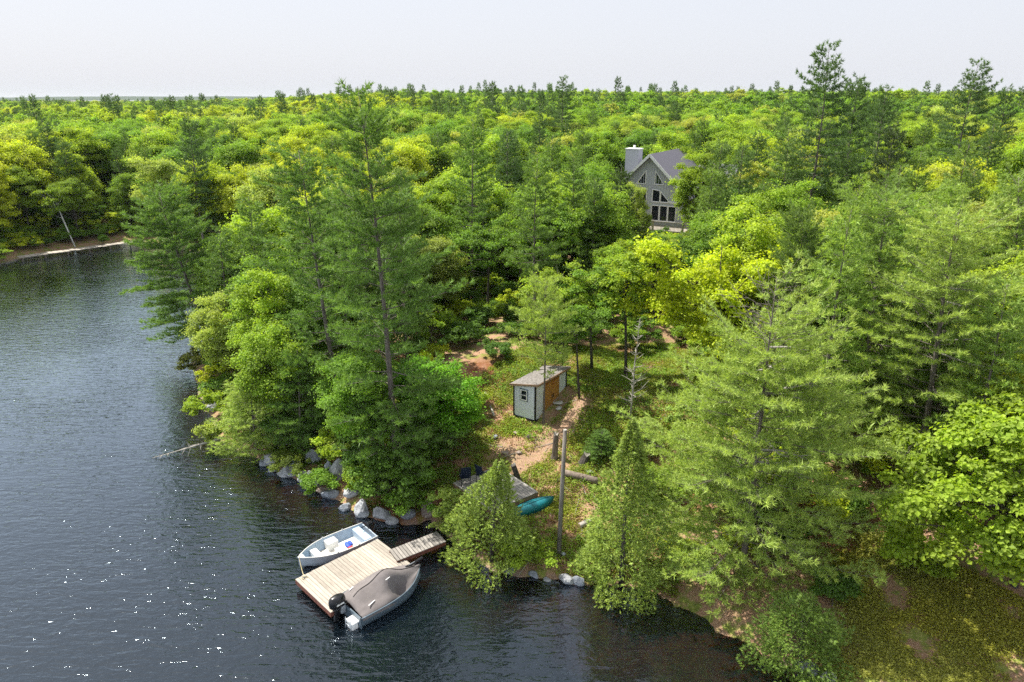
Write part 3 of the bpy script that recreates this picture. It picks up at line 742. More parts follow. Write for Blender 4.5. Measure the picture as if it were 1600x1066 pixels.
# the rest of the woods, which nobody could count: instanced points
LB = [broadleaf('far%d' % i, H, CR, 500 + i, 75, 5200, .34, .12, .12, None, False, .9, .62) for i, (H, CR) in enumerate([(9, 2.9), (11, 2.6), (8, 3.1), (10, 3.3)])]
LP = [pine('farp%d' % i, 13, 2.7, 520 + i, .1, .6, .8, 4, .5, .09, .85, 0, .15, .5, 0, .1, .35, True) for i in range(2)]
far = []
f1 = scatter(150, 420, 5.6)
f2 = scatter(420, 1150, 8.6)
for F_, big in ((f1, 1.0), (f2, 1.45)):
    q = F_[np.abs(F_[:, 0]) < F_[:, 1] * .76 + 5]
    zz = ground(q[:, 0], q[:, 1]); t_ = fbm(q[:, 0] * .02, q[:, 1] * .02 + 9, 41); pz = fbm(q[:, 0] * .012 + 3, q[:, 1] * .012, 37)
    for (x, y), z, a, pp in zip(q, zz, t_, pz):
        r1, r2, r3 = rng.random(3)
        if rng.random() < .21 + .28 * float(sstep(.50, .64, pp)):
            h = 8.2 + 3.2 * r1 + (4 if r3 > .9 else 0)
            far.append((x, y, z, 3, int(r3 * 2), h / 13 * 1.0, tuple(c_ * (.8 + .5 * r2) for c_ in PINE_D)))
        else:
            far.append((x, y, z, 2, int(r3 * 4), (6.8 + 4 * r1) / 9 * (1 + (big - 1) * .4), btint(a - .13, r1, r2)))
def instancer(name, label, cat, protos, recs):
    col = bpy.data.collections.new(name + '_kinds')
    for i, (tm, cm) in enumerate(protos):
        # one joined mesh per kind: trunk and crown keep their own materials
        V = []; F = []
        me = bpy.data.meshes.new('kind_%02d' % i)
        import bmesh
        bm = bmesh.new(); bm.from_mesh(cm); nf = len(bm.faces); bm.from_mesh(tm)
        bm.faces.ensure_lookup_table()
        for f in bm.faces[nf:]: f.material_index = 1
        bm.to_mesh(me); bm.free(); me.materials.append(cm.materials[0]); me.materials.append(tm.materials[0])
        o = bpy.data.objects.new('kind_%02d' % i, me); col.objects.link(o)
    me = bpy.data.meshes.new(name); N = len(recs)
    me.vertices.add(N); me.vertices.foreach_set('co', np.array([r[:3] for r in recs], np.float32).ravel())
    def at(nm, ty, arr, key):
        a_ = me.attributes.new(nm, ty, 'POINT'); a_.data.foreach_set(key, arr)
    at('pick', 'INT', np.array([r[4] for r in recs], np.int32), 'value')
    at('grow', 'FLOAT', np.array([r[5] for r in recs], np.float32), 'value')
    rot = np.zeros((N, 3), np.float32); rot[:, 2] = np.random.default_rng(3).uniform(0, 6.28, N); at('turn', 'FLOAT_VECTOR', rot.ravel(), 'vector')
    at('tint', 'FLOAT_VECTOR', np.array([r[6] for r in recs], np.float32).ravel(), 'vector')
    o = link(name, me, None, label, cat, None, 'stuff')
    ng = bpy.data.node_groups.new(name, 'GeometryNodeTree')
    ng.interface.new_socket('Geometry', in_out='INPUT', socket_type='NodeSocketGeometry'); ng.interface.new_socket('Geometry', in_out='OUTPUT', socket_type='NodeSocketGeometry')
    N_, L_ = ng.nodes, ng.links
    gi = N_.new('NodeGroupInput'); go = N_.new('NodeGroupOutput'); ip = N_.new('GeometryNodeInstanceOnPoints'); ci = N_.new('GeometryNodeCollectionInfo')
    ci.inputs['Collection'].default_value = col; ci.inputs['Separate Children'].default_value = True; ci.inputs['Reset Children'].default_value = True
    def na(nm, ty):
        q = N_.new('GeometryNodeInputNamedAttribute'); q.data_type = ty; q.inputs['Name'].default_value = nm; return q.outputs['Attribute']
    L_.new(gi.outputs[0], ip.inputs['Points']); L_.new(ci.outputs[0], ip.inputs['Instance']); ip.inputs['Pick Instance'].default_value = True
    L_.new(na('pick', 'INT'), ip.inputs['Instance Index']); L_.new(na('turn', 'FLOAT_VECTOR'), ip.inputs['Rotation']); L_.new(na('grow', 'FLOAT'), ip.inputs['Scale'])
    L_.new(ip.outputs[0], go.inputs[0])
    md = o.modifiers.new('scatter', 'NODES'); md.node_group = ng; return o
instancer('mid_distance_woods', 'green broadleaf woods rising behind the house and the far shore', 'woods', BL, [r for r in rest if r[3] == 0])
if [r for r in rest if r[3] == 1]: instancer('mid_distance_pines', 'dark pines mixed into the woods behind the house', 'woods', MIDP, [r for r in rest if r[3] == 1])
instancer('distant_woods', 'distant green broadleaf woods running to the horizon', 'woods', LB, [r for r in far if r[3] == 2])
instancer('distant_pines', 'distant dark pines dotted through the woods to the horizon', 'woods', LP, [r for r in far if r[3] == 3])
ug = []
fs = scatter(70, 112, 1.7); fs = fs[(fs[:, 0] < -.25 * fs[:, 1])]
for F_ in (scatter(24, 70, 1.9), scatter(70, 150, 2.6), fs):
    zz = ground(F_[:, 0], F_[:, 1])
    for (x, y), z in zip(F_, zz):
        if abs(x) > y * .76 + 4: continue
        r1, r2, r3 = rng.random(3)
        ug.append((x, y, z - .1, 4, int(r3 * 3), .7 + .7 * r1, btint(.35 + .3 * r2, r2, .5)))
instancer('forest_undergrowth', 'leafy undergrowth filling the floor of the woods between the trunks', 'undergrowth', SHR, ug)
# canopy beyond a kilometre: one uneven sheet
m, n, l = new_mat('far_canopy')
tc = n.new('ShaderNodeTexCoord').outputs['Object']
f = noise(n, l, .06, 5, tc, .7)
out(n, l, princ(n, l, ramp(n, l, f, [(.3, (.03, .06, .02)), (.5, (.07, .13, .02)), (.7, (.15, .19, .025))]), .9, .05))
def canopy_z(x, y):
    return ground(x, y) + 7.5 + (fbm(x * .08, y * .08, 61) - .5) * 5 + (vnoise(x * .21, y * .21, 62) - .5) * 3
cm = grid_mesh('distant_canopy', np.arange(-2400, 2401, 12.0), np.concatenate([np.arange(1120, 1500, 12.0), np.arange(1500, 3000, 40.0)]), canopy_z, m, None, False)
link('distant_canopy', cm, None, 'unbroken green forest canopy in the far distance', 'woods', None, 'stuff')
hx = np.linspace(-6500, 6500, 160); hy = np.linspace(4500, 6500, 14)
def hill_z(x, y):
    k = np.exp(-((x + 2700) / 1500) ** 2) * 26 + np.exp(-((x + 900) / 900) ** 2) * 12 + np.exp(-((x - 2500) / 1500) ** 2) * 8
    return (k + (fbm(x * .002, y * .002, 70) - .5) * 12 + 12) * np.sin(np.clip((y - 4400) / 2200, 0, 1) * math.pi) ** .6 - 4 + ground(x, y) * 0 + 9
m, n, l = new_mat('hill_forest'); out(n, l, princ(n, l, (.035, .055, .03), .95, .05))
link('hills', grid_mesh('hills', hx, hy, hill_z, m), kind='structure')
hz = MB().box((0, 2900, 22), (11000, 9600, 64))
# ------------------------------------------------------------------ air
m, n, l = new_mat('haze_air'); v = n.new('ShaderNodeVolumePrincipled')
v.inputs['Color'].default_value = (.80, .88, 1, 1); v.inputs['Density'].default_value = .00005
o_ = n.new('ShaderNodeOutputMaterial'); l.new(v.outputs[0], o_.inputs['Volume'])
hz.build('haze', m, kind='stuff')

# ------------------------------------------------------------------ floating dock
M_DOCK = wood('weathered_dock_wood', (.27, .235, .195), (.45, .405, .345), (14, 1.2, 14), .85, .38, (.36, .33, .28))
M_GREYW = wood('grey_weathered_wood', (.19, .175, .155), (.35, .325, .295), (14, 1.2, 14), .85, .35)
M_RED = simple('reddish_stained_board', (.17, .065, .045), .8, .2, 0, .4, 8)
M_DARK = simple('dark_float', (.02, .02, .022), .6)
M_BLACK = simple('black_plastic', (.012, .012, .014), .3, .5)
M_METAL = simple('dull_aluminium', (.38, .41, .44), .42, .5, .5, .15, 4)
M_ROPE = simple('pale_rope', (.42, .36, .20), .9)
def frame_of(a, b):   # local x along a->b
    d = (b - a); return math.atan2(d.y, d.x)
dz = .42
ca, cb, cd = P(461, 905, dz), P(590, 842, dz), P(519, 957, dz)
rz = frame_of(ca, cb); LX = (cb - ca).length; LY = 2.62
dock = thing('floating_dock', 'pale weathered plank dock floating between the two boats', 'dock', (ca.x, ca.y, 0), rz)
# local: x along the open boat side, y towards the camera is negative
nb_ = 27; bw = LX / nb_
rr = random.Random(4)
pm = MB().box((0, 0, 0), (bw * .93, LY, .035)).mesh('plank', M_DOCK, bevel=.004)
for i in range(nb_):
    p = link('plank', pm, dock); p.location = (bw * (i + .5), -LY / 2 + rr.uniform(-.012, .012), dz - .018 + rr.uniform(-.003, .003)); p.rotation_euler.z = rr.uniform(-.003, .003)
for (c_, s_) in (((LX / 2, -.03, dz - .135), (LX, .05, .19)), ((LX / 2, -LY + .03, dz - .135), (LX, .05, .19)), ((.03, -LY / 2, dz - .135), (.05, LY - .12, .19)), ((LX - .03, -LY / 2, dz - .135), (.05, LY - .12, .19))):
    MB().box(c_, s_).build('fascia_board', M_RED, dock, bevel=.004)
for k in range(3):
    MB().box((LX * (.18 + .32 * k), -LY / 2, dz - .38), (.7, LY - .3, .42)).build('float', M_DARK, dock, bevel=.03)
for (cx_, cy_) in ((.30, -.20), (LX - .3, -LY + .2)):
    MB().tube([(cx_ - .09, cy_, dz + .05), (cx_ + .09, cy_, dz + .05)], .013, 6).box((cx_, cy_, dz + .02), (.06, .03, .05)).build('cleat', M_METAL, dock)
# gangway
ga, gb = P(614, 868, .52), P(690, 838, .62)
gd = (gb - ga); gl = Vector((gd.x, gd.y, 0)).length; grz = frame_of(ga, gb)
ramp_ = thing('gangway', 'narrow grey plank gangway running from the dock to the bank', 'gangway', (ga.x, ga.y, .47), grz)
ng_ = 16; gw = .85
gm = MB().box((0, 0, 0), (gl / ng_ * .86, gw, .035)).mesh('plank', M_GREYW, bevel=.004)
for i in range(ng_):
    p = link('plank', gm, ramp_); p.location = (gl / ng_ * (i + .5), 0, .04 + .10 * i / ng_); p.rotation_euler.z = rr.uniform(-.012, .012)
for s in (-1, 1): MB().box((gl / 2, s * (gw / 2 - .05), -.03), (gl, .045, .15), M=Matrix.Rotation(-math.atan2(.10, gl), 4, 'Y')).build('stringer', M_RED, ramp_)

# ------------------------------------------------------------------ open aluminium boat
M_HULLO = simple('pale_blue_grey_paint', (.42, .49, .56), .45, .5, .2, .1, 3)
M_IN = simple('inside_blue_grey_paint', (.36, .46, .56), .55, .4, 0, .12, 4)
M_CREAM = simple('cream_floor_paint', (.66, .62, .55), .7, .3, 0, .15, 7)
M_WHITEB = simple('white_bench_paint', (.72, .72, .69), .55, .4, 0, .1, 5)
def hull_secs(L, B, h0, h1, flare=.82, n=15, blunt=2.6):
    out_ = []
    for i in range(n):
        t = i / (n - 1); b_ = B / 2 * (1 - max(0, (t - .38) / .62) ** blunt) * (.93 + .07 * min(1, t / .3)); b_ = max(b_, .012)
        sh = h0 + (h1 - h0) * t ** 2; k = .0 + .34 * max(0, (t - .6) / .4) ** 2.5 * h1
        out_.append((t * L, b_, sh, k))
    return out_
def boat_shell(secs, th=.03, floor=.13, flare=.80):
    O, I = [], []
    for x, b_, sh, k in secs:
        cb_ = b_ * flare
        O.append([(x, -b_, sh), (x, -(b_ + cb_) / 2, (sh + k) * .5 + .02), (x, -cb_, k + .10), (x, 0, k - .02), (x, cb_, k + .10), (x, (b_ + cb_) / 2, (sh + k) * .5 + .02), (x, b_, sh)])
        bi = max(b_ - th, .006); ci_ = max(cb_ - th, .004); fz = min(max(floor, k + .1), sh - .02)
        I.append([(x, -bi, sh), (x, -(bi + ci_) / 2, (sh + fz) * .5), (x, -ci_, fz), (x, 0, fz), (x, ci_, fz), (x, (bi + ci_) / 2, (sh + fz) * .5), (x, bi, sh)])
    return O, I
def rim(secs, side, r=.022):
    return MB().tube([(x, side * b_, sh) for x, b_, sh, k in secs], r, 6)
bow, stern = P(466, 873, .50), P(578, 827, .42)
L1 = (Vector((bow.x - stern.x, bow.y - stern.y, 0))).length
boat = thing('open_boat', 'open light grey aluminium rowing boat tied along the dock, white benches inside', 'boat', (stern.x, stern.y, -.10), frame_of(stern, bow))
secs = hull_secs(L1, 1.42, .52, .66)
O, I = boat_shell(secs)
MB().loft(O).build('hull', M_HULLO, boat, True)
MB().loft(I).build('inner_hull', M_IN, boat, True)
x0, b0, s0, k0 = secs[0]
MB().box((.02, 0, .30), (.045, b0 * 1.80, .40)).box((.02, 0, .44), (.05, b0 * .5, .14)).build('transom', M_HULLO, boat, bevel=.006)
for s in (-1, 1): rim(secs, s).build('gunwale', M_WHITEB, boat, True)
MB().add([(secs[-2][0], -secs[-2][1] * .96, secs[-2][2]), (secs[-1][0], 0, secs[-1][2] + .02), (secs[-2][0], secs[-2][1] * .96, secs[-2][2]), (secs[-2][0], 0, secs[-2][2] + .03)], [(0, 1, 3), (3, 1, 2)]).build('bow_deck', M_HULLO, boat)
MB().box((L1 * .38, 0, .15), (L1 * .66, .90, .03)).build('floor_board', M_CREAM, boat)
MB().box((L1 * .76, 0, .33), (.28, .70, .34)).build('bench', M_WHITEB, boat, bevel=.012)
MB().box((L1 * .50, -.40, .33), (.48, .40, .34)).build('bench', M_WHITEB, boat, bevel=.012)
MB().box((L1 * .48, .38, .31), (.42, .44, .30)).build('bench', M_WHITEB, boat, bevel=.012)
MB().box((L1 * .12, 0, .33), (.34, 1.12, .34)).build('bench', M_IN, boat, bevel=.012)
for t in (.3, .62):
    i = int(t * 14); x, b_, sh, k = secs[i]
    for s in (-1, 1): MB().box((x, s * (b_ + .01), sh + .02), (.05, .03, .07)).build('oarlock', M_METAL, boat)
mt = MB().box((-.10, -.18, .66), (.26, .17, .20)).mesh('outboard_motor', M_BLACK, bevel=.03)
mo = link('outboard_motor', mt, boat)
MB().tube([(-.12, -.18, .58), (-.16, -.18, -.15)], [.04, .03], 8).build('shaft', M_BLACK, mo)
MB().tube([(.02, -.18, .66), (.36, -.12, .68)], [.022, .018], 6).build('tiller', M_BLACK, mo)
# life jacket lying in it
def world_of(o, v): return Matrix.Translation(o.location) @ Matrix.Rotation(o.rotation_euler.z, 4, 'Z') @ Vector(v)
p = world_of(boat, (L1 * .335, .10, .17))
lj = thing('life_jacket', 'red and blue life jacket lying between the benches of the open boat', 'life jacket', p, .7)
def blob(name, mat, c_, s_, seed, parent=None, sub=2, amp=.18, flat=False, **kw):
    import bmesh
    bm = bmesh.new(); bmesh.ops.create_icosphere(bm, subdivisions=sub, radius=1)
    r_ = random.Random(seed); ks = [(Vector((r_.gauss(0, 1), r_.gauss(0, 1), r_.gauss(0, 1))).normalized(), r_.uniform(.5, .88) if flat else r_.uniform(.55, .95)) for _ in range(16 if flat else 9)]
    for v_ in bm.verts:
        d = v_.co.normalized(); m_ = 1.0
        for kv, kd in ks:
            q = d.dot(kv)
            if q > kd: m_ = min(m_, kd / q) if flat else m_ - (q - kd) * amp * 2
        v_.co = Vector((d.x * s_[0], d.y * s_[1], d.z * s_[2])) * m_ * (1 + r_.uniform(-amp, amp) * .25) + Vector(c_)
    me = bpy.data.meshes.new(name); bm.to_mesh(me); bm.free(); me.materials.append(mat)
    if not flat: me.shade_smooth()
    return link(name, me, parent, **kw)
blob('red_panel', simple('red_nylon', (.55, .03, .03), .6), (-.0, -.16, .05), (.14, .12, .06), 3, lj)
blob('blue_panel', simple('blue_nylon', (.02, .07, .42), .6), (.02, .12, .05), (.13, .24, .06), 4, lj)
blob('blue_panel', MATS['blue_nylon'], (.18, .20, .05), (.08, .18, .05), 5, lj)
# mooring rope from bow to cleat
a_ = world_of(boat, (L1 * .99, 0, .72)); b_ = world_of(dock, (.30, -.20, dz + .06))
pts_ = [a_.lerp(b_, t) + Vector((0, 0, -.22 * math.sin(t * math.pi))) for t in [i / 8 for i in range(9)]]
pts_ += [b_ + Vector((.12 * math.cos(a), .10 * math.sin(a), -.03)) for a in (0, 1.2, 2.4, 3.6, 4.8)]
MB().tube(pts_, .013, 5).build('mooring_rope', M_ROPE, label='pale rope tying the open boat bow to the dock corner', cat='rope')

# ------------------------------------------------------------------ covered motor boat
M_HULL2 = simple('grey_blue_aluminium', (.115, .155, .19), .4, .5, .2, .15, 3)
M_CANVAS = simple('taupe_canvas', (.165, .148, .145), .85, .15, 0, .14, 3, .25)
M_WHITE = simple('white_gelcoat', (.8, .8, .78), .4)
bow2, st2 = P(656, 884, .62), P(545, 950, .50)
L2 = (Vector((bow2.x - st2.x, bow2.y - st2.y, 0))).length
cb2 = thing('covered_boat', 'grey motor boat under a sagging taupe canvas cover moored at the dock', 'boat', (st2.x, st2.y, -.12), frame_of(st2, bow2))
secs2 = hull_secs(L2, 1.78, .62, .78, n=17)
O, I = boat_shell(secs2, .035, .2)
MB().loft(O).build('hull', M_HULL2, cb2, True)
MB().loft(I).build('inner_hull', M_BLACK, cb2, True)
for s in (-1, 1): rim(secs2, s, .026).build('gunwale', M_HULL2, cb2, True)
MB().box((.02, 0, .36), (.05, secs2[0][1] * 1.8, .5)).build('transom', M_HULL2, cb2, bevel=.006)
# canvas: ridge line over poles, pulled down to the gunwales, the water side hitched up amidships
CS = []
NX, NY = 34, 19
for i in range(NX):
    t = i / (NX - 1); x = .04 + t * (L2 * .985 - .04); f = t * 16; j = min(int(f), 15); q = f - j
    b_ = secs2[j][1] * (1 - q) + secs2[j + 1][1] * q; sh = secs2[j][2] * (1 - q) + secs2[j + 1][2] * q
    pk = .10 + .26 * math.sin(math.pi * min(1, t * 1.05)) ** .7 + .34 * math.exp(-((t - .50) / .16) ** 2) + .16 * math.exp(-((t - .14) / .14) ** 2)
    row = []
    for k in range(NY):
        w_ = -1 + 2 * k / (NY - 1); a = abs(w_)
        off = .10 * math.sin(t * 5)
        z = sh + .03 + pk * (1 - a ** 1.25) - .05 * math.sin(a * math.pi) * (.5 + .5 * math.sin(t * 9))
        z += .022 * math.sin(w_ * 19 + t * 11) * a + .012 * math.sin(t * 70 + w_ * 5) * a
        yy = w_ * (b_ + .05) + off * (1 - a)
        if a > .93: z -= .13
        g_ = math.exp(-((t - .60) / .16) ** 2)
        if w_ < -.25: z -= .36 * g_ * min(1, (-w_ - .25) / .35) * (1 if w_ > -.9 else .4); yy += .26 * g_ * (-w_ - .25)
        row.append((x, yy, z))
    CS.append(row)
cv = MB().loft(CS).build('canvas_cover', M_CANVAS, cb2, True)
so = cv.modifiers.new('thickness', 'SOLIDIFY'); so.thickness = .012
MB().tube([(x, y_, z + .012) for x, y_, z in [CS[2 + 2 * i][9] for i in range(15)]], .012, 4).build('seam', simple('dark_seam', (.05, .042, .04), .9), cv, True)
for (i0, k0_, ln) in ((16, 6, .22), (6, 3, .34), (5, 15, .22)):
    q = Vector(CS[i0][k0_]); MB().box(q + Vector((0, 0, .035)), (ln, .035, .008), M=Matrix.Rotation(.25, 4, 'Z') @ Matrix.Rotation(-.2 if k0_ < 9 else .2, 4, 'X')).build('strap_patch', M_WHITE, cv)
def outboard(par, x, y, z, s=1.0):
    o = MB(); prof = [(-.20, .10, .0), (-.24, .15, .08), (-.22, .16, .26), (-.14, .15, .38), (-.02, .10, .42)]
    secs_ = []
    for (zz, hw, hl) in ((0, .13, .22), (.08, .17, .28), (.24, .18, .30), (.36, .15, .26), (.41, .09, .17)):
        secs_.append([(x + hl * s * ca_, y + hw * s * sa_, z + zz * s) for ca_, sa_ in [(math.cos(a) * (1 if abs(math.cos(a)) < .8 else 1.0), math.sin(a)) for a in [k * math.pi / 6 for k in range(12)]]])
    mo = o.loft(secs_, True, True).build('outboard_motor', M_BLACK, par, True)
    MB().box((x, y, z - .02 * s), (.34 * s, .22 * s, .06 * s)).build('engine_tray', M_DARK, mo, bevel=.01)
    MB().loft([[(x - .10 * s, y - .06 * s, z), (x + .10 * s, y - .06 * s, z), (x + .10 * s, y + .06 * s, z), (x - .10 * s, y + .06 * s, z)], [(x - .20 * s, y - .035 * s, z - .75 * s), (x - .05 * s, y - .035 * s, z - .75 * s), (x - .05 * s, y + .035 * s, z - .75 * s), (x - .20 * s, y + .035 * s, z - .75 * s)]], True, True).build('leg', M_BLACK, mo, bevel=.01)
    MB().box((x - .13 * s, y, z - .55 * s), (.36 * s, .24 * s, .02)).build('cavitation_plate', M_BLACK, mo)
    MB().box((x + .14 * s, y, z - .12 * s), (.16 * s, .26 * s, .26 * s)).build('bracket', M_METAL, mo, bevel=.01)
    st_ = MB().box((x + .02, y - .172 * s, z + .18 * s), (.26 * s, .006, .05 * s)).build('stripe', M_WHITE, mo)
    MB().box((x + .02, y + .178 * s, z + .18 * s), (.26 * s, .006, .05 * s)).build('stripe', M_WHITE, mo)
    for k in range(3):
        a = k * 2.09; MB().box((x - .3 * s, y + math.cos(a) * .08 * s, z - .72 * s + math.sin(a) * .08 * s), (.02, .07 * s, .1 * s), M=Matrix.Rotation(a, 4, 'X')).build('blade', M_METAL, mo)
outboard(cb2, -.28, .30, .66, 1.15)
MB().box((-.14, -.42, .40), (.34, .46, .07)).box((-.14, -.42, .20), (.26, .36, .3)).build('swim_step', M_WHITE, cb2, bevel=.02)
lad = MB()
for s in (-.17, .17): lad.tube([(-.30, -.42 + s, .55), (-.34, -.42 + s, -.1)], .016, 6)
for z_ in (.1, .3, .5): lad.tube([(-.32, -.59, z_), (-.32, -.25, z_)], .014, 6)
lad.build('ladder', M_METAL, cb2, True)
tmx = L2 * .96
tm = MB().box((tmx - .22, .12, .90), (.50, .10, .08)).build('trolling_motor', M_BLACK, cb2, bevel=.015)
MB().tube([(tmx + .02, .12, .92), (tmx + .34, .10, .96)], [.05, .06], 8).build('motor_head', M_BLACK, tm)
MB().tube([(tmx - .7, .12, .90), (tmx - .02, .12, .95)], .015, 6).build('shaft', M_METAL, tm)

for (u_, v_, lb) in (((L2 * .93, .25, .80), (LX - .3, -LY + .2, dz + .05), 'short dark rope tying the covered boat bow to the dock'), ((.15, .80, .66), (.35, -LY + .12, dz + .03), 'short dark rope at the stern corner of the covered boat')):
    a_, b_ = world_of(cb2, u_), world_of(dock, v_)
    MB().tube([a_.lerp(b_, k / 6) + Vector((0, 0, -.10 * math.sin(k / 6 * math.pi))) for k in range(7)], .012, 5).build('mooring_rope', M_BLACK, label=lb, cat='rope')
# ------------------------------------------------------------------ shed
M_WRAP = None
m, n, l = new_mat('white_house_wrap')
tc = n.new('ShaderNodeTexCoord').outputs['Object']
sp_ = n.new('ShaderNodeSeparateXYZ'); l.new(tc, sp_.inputs[0])
cxy = math_(n, l, 'ADD', sp_.outputs[0], sp_.outputs[1])
cmb = n.new('ShaderNodeCombineXYZ'); l.new(cxy, cmb.inputs[0]); l.new(sp_.outputs[2], cmb.inputs[1])
br = n.new('ShaderNodeTexBrick'); br.inputs['Scale'].default_value = 1.0; br.inputs['Brick Width'].default_value = .30; br.inputs['Row Height'].default_value = .12
br.inputs['Mortar Size'].default_value = .022; br.inputs['Color1'].default_value = (.84, .87, .96, 1); br.inputs['Color2'].default_value = (.79, .83, .93, 1); br.inputs['Mortar'].default_value = (.68, .73, .82, 1)
l.new(cmb.outputs[0], br.inputs['Vector'])
out(n, l, princ(n, l, br.outputs[0], .55, .4)); M_WRAP = m
M_PLY = wood('orange_stained_plywood', (.34, .15, .035), (.58, .30, .08), (2, 1, 9), .6, .15, (.36, .10, .02))
M_TRIM = simple('black_trim_paint', (.018, .018, .02), .6)
M_ROOF = simple('litter_strewn_grey_shingles', (.19, .175, .165), .9, .15, 0, .5, 9, .3)
M_FASC = simple('raw_fascia_board', (.34, .22, .14), .85)
M_GLASS = simple('dark_window_glass', (.015, .02, .025), .06, .8, 0, .1)
sa = G(836, 661); SZ = sa.z
sb, sc_ = P(888, 628, SZ), P(806, 645, SZ)
shed = thing('shed', 'small white shed with orange plywood double doors in the clearing', 'shed', (sa.x, sa.y, SZ), frame_of(sa, sb))
SLX = 3.05; SLY = 1.36; HF, HB = 2.10, 1.84        # x along the door wall, y back from the door wall
wz = .14
def quadwall(pts, th=.06):   # pts ccw seen from outside
    a = [Vector(p) for p in pts]; nrm = (a[1] - a[0]).cross(a[2] - a[0]).normalized()
    V = a + [p - nrm * th for p in a]; k = len(a)
    F = [tuple(range(k)), tuple(range(2 * k - 1, k - 1, -1))] + [(i, k + i, k + (i + 1) % k, (i + 1) % k)[::-1] for i in range(k)]
    return MB().add(V, F)
quadwall([(0, 0, wz), (SLX, 0, wz), (SLX, 0, HF), (0, 0, HF)]).build('wall', M_WRAP, shed, label='white shed wall holding the doors')
quadwall([(0, SLY, wz), (0, .062, wz), (0, .062, HF - .01), (0, SLY, HB)]).build('wall', M_WRAP, shed, label='white shed end wall with the small window')
quadwall([(SLX, .062, wz), (SLX, SLY, wz), (SLX, SLY, HB), (SLX, .062, HF - .01)]).build('wall', M_WRAP, shed)
quadwall([(SLX - .062, SLY, wz), (.062, SLY, wz), (.062, SLY, HB), (SLX - .062, SLY, HB)]).build('wall', M_WRAP, shed)
for (x, y, h) in ((0, 0, HF), (SLX, 0, HF), (0, SLY, HB), (SLX, SLY, HB)):
    MB().box((x, y, (h + .02) / 2 + .03), (.075, .075, h - .05)).build('corner_trim', M_TRIM, shed)
for y in (.2, SLY - .2): MB().box((SLX / 2, y, .03), (SLX + .02, .12, .2)).build('skid', M_TRIM, shed)
MB().box((SLX / 2, -.015, wz - .03), (SLX, .04, .07)).build('base_trim', M_TRIM, shed)
MB().box((-.015, SLY / 2, wz - .03), (.04, SLY, .07)).build('base_trim', M_TRIM, shed)
sl = math.atan2(HF - HB, SLY)
roofc = ((SLX) / 2, SLY / 2, (HF + HB) / 2 + .075)
MB().box(roofc, (SLX + .26, SLY + .44, .05), M=Matrix.Rotation(-sl, 4, 'X')).build('roof', M_ROOF, shed, bevel=.005)
for s, x in ((-1, -.14), (1, SLX + .14)):
    MB().box((x, SLY / 2, roofc[2] - .012), (.025, SLY + .46, .11), M=Matrix.Rotation(-sl, 4, 'X')).build('fascia', M_FASC, shed)
MB().box((SLX / 2, -.232, HF + .085), (SLX + .26, .025, .11)).build('fascia', M_FASC, shed)
DX0, DX1 = .92, 2.22
for i in range(2):
    w_ = (DX1 - DX0) / 2
    d_ = MB().box((DX0 + w_ * (i + .5), -.035, (wz + 1.88) / 2), (w_ - .012, .045, 1.88 - wz - .02)).build('door', M_PLY, shed, bevel=.004)
    for z_ in (.42, 1.05, 1.66): MB().box((DX0 + w_ * (i + .5), -.068, z_), (w_ - .04, .02, .075)).build('rail', M_PLY, d_)
    MB().box((DX0 + w_ + (.07 if i else -.07), -.085, 1.05), (.03, .04, .20)).build('handle', M_BLACK, d_)
fr_ = MB().box((DX0 - .03, -.03, 1.0), (.05, .04, 1.80)).box((DX1 + .03, -.03, 1.0), (.05, .04, 1.80)).box(((DX0 + DX1) / 2, -.03, 1.925), (DX1 - DX0 + .11, .04, .05)).build('door_frame', M_PLY, shed)
wy, wz0 = SLY * .52, 1.42
wn_ = MB()
for (dy, dz_, sy, sz) in ((-.19, 0, .06, .60), (.19, 0, .06, .60), (0, .28, .32, .055), (0, -.28, .32, .055)): wn_.box((-.02, wy + dy, wz0 + dz_), (.05, sy, sz))
wf_ = wn_.build('window', M_WHITE, shed)
wk = MB()
for (dy, dz_, sy, sz) in ((-.235, 0, .03, .68), (.235, 0, .03, .68), (0, .325, .44, .03), (0, -.325, .44, .03)): wk.box((-.012, wy + dy, wz0 + dz_), (.04, sy, sz))
wk.build('surround', simple('blue_grey_trim', (.06, .10, .15), .6), wf_)
MB().box((-.025, wy, wz0), (.045, .32, .04)).build('sash_bar', M_WHITE, wf_)
for s in (-1, 1): MB().box((-.012, wy, wz0 + s * .135), (.02, .31, .22)).build('pane', M_GLASS, wf_)
# stones at the door
def rockmat(name, a, b, sc=3.5, lich=(.45, .46, .42)):
    m, n, l = new_mat(name)
    f = noise(n, l, sc, 8, None, .7); g2 = noise(n, l, sc * 5, 4, None, .6)
    c = ramp(n, l, f, [(.3, a), (.68, b)]); c = mixc(n, l, ramp(n, l, g2, [(.56, (0, 0, 0)), (.68, (.7, .7, .7))]), c, lich)
    out(n, l, princ(n, l, c, .9, .2, 0, bump(n, l, f, .8, .08))); return m
M_ROCK = rockmat('lichened_grey_granite', (.13, .135, .145), (.46, .47, .49))
M_ROCKB = rockmat('blue_grey_granite', (.09, .10, .12), (.34, .37, .42))
M_ROCKP = rockmat('pinkish_brown_stone', (.16, .12, .10), (.36, .29, .25))
M_SLAB = rockmat('pale_step_stone', (.42, .42, .41), (.66, .65, .63), 2, (.7, .7, .68))
ps = world_of(shed, (1.6, -.42, 0)); 
blob('step_stone', M_SLAB, (0, 0, .06), (.40, .24, .09), 8, flat=True, loc=(ps.x, ps.y, gz(ps.x, ps.y)), rz=.6, label='larger pale slab stone serving as step at the shed doors', cat='stone')
ps = world_of(shed, (1.25, -.70, 0))
blob('step_stone', M_SLAB, (0, 0, .07), (.26, .20, .10), 9, flat=True, loc=(ps.x, ps.y, gz(ps.x, ps.y)), rz=.2, label='smaller pale stone beside the slab step of the shed', cat='stone')

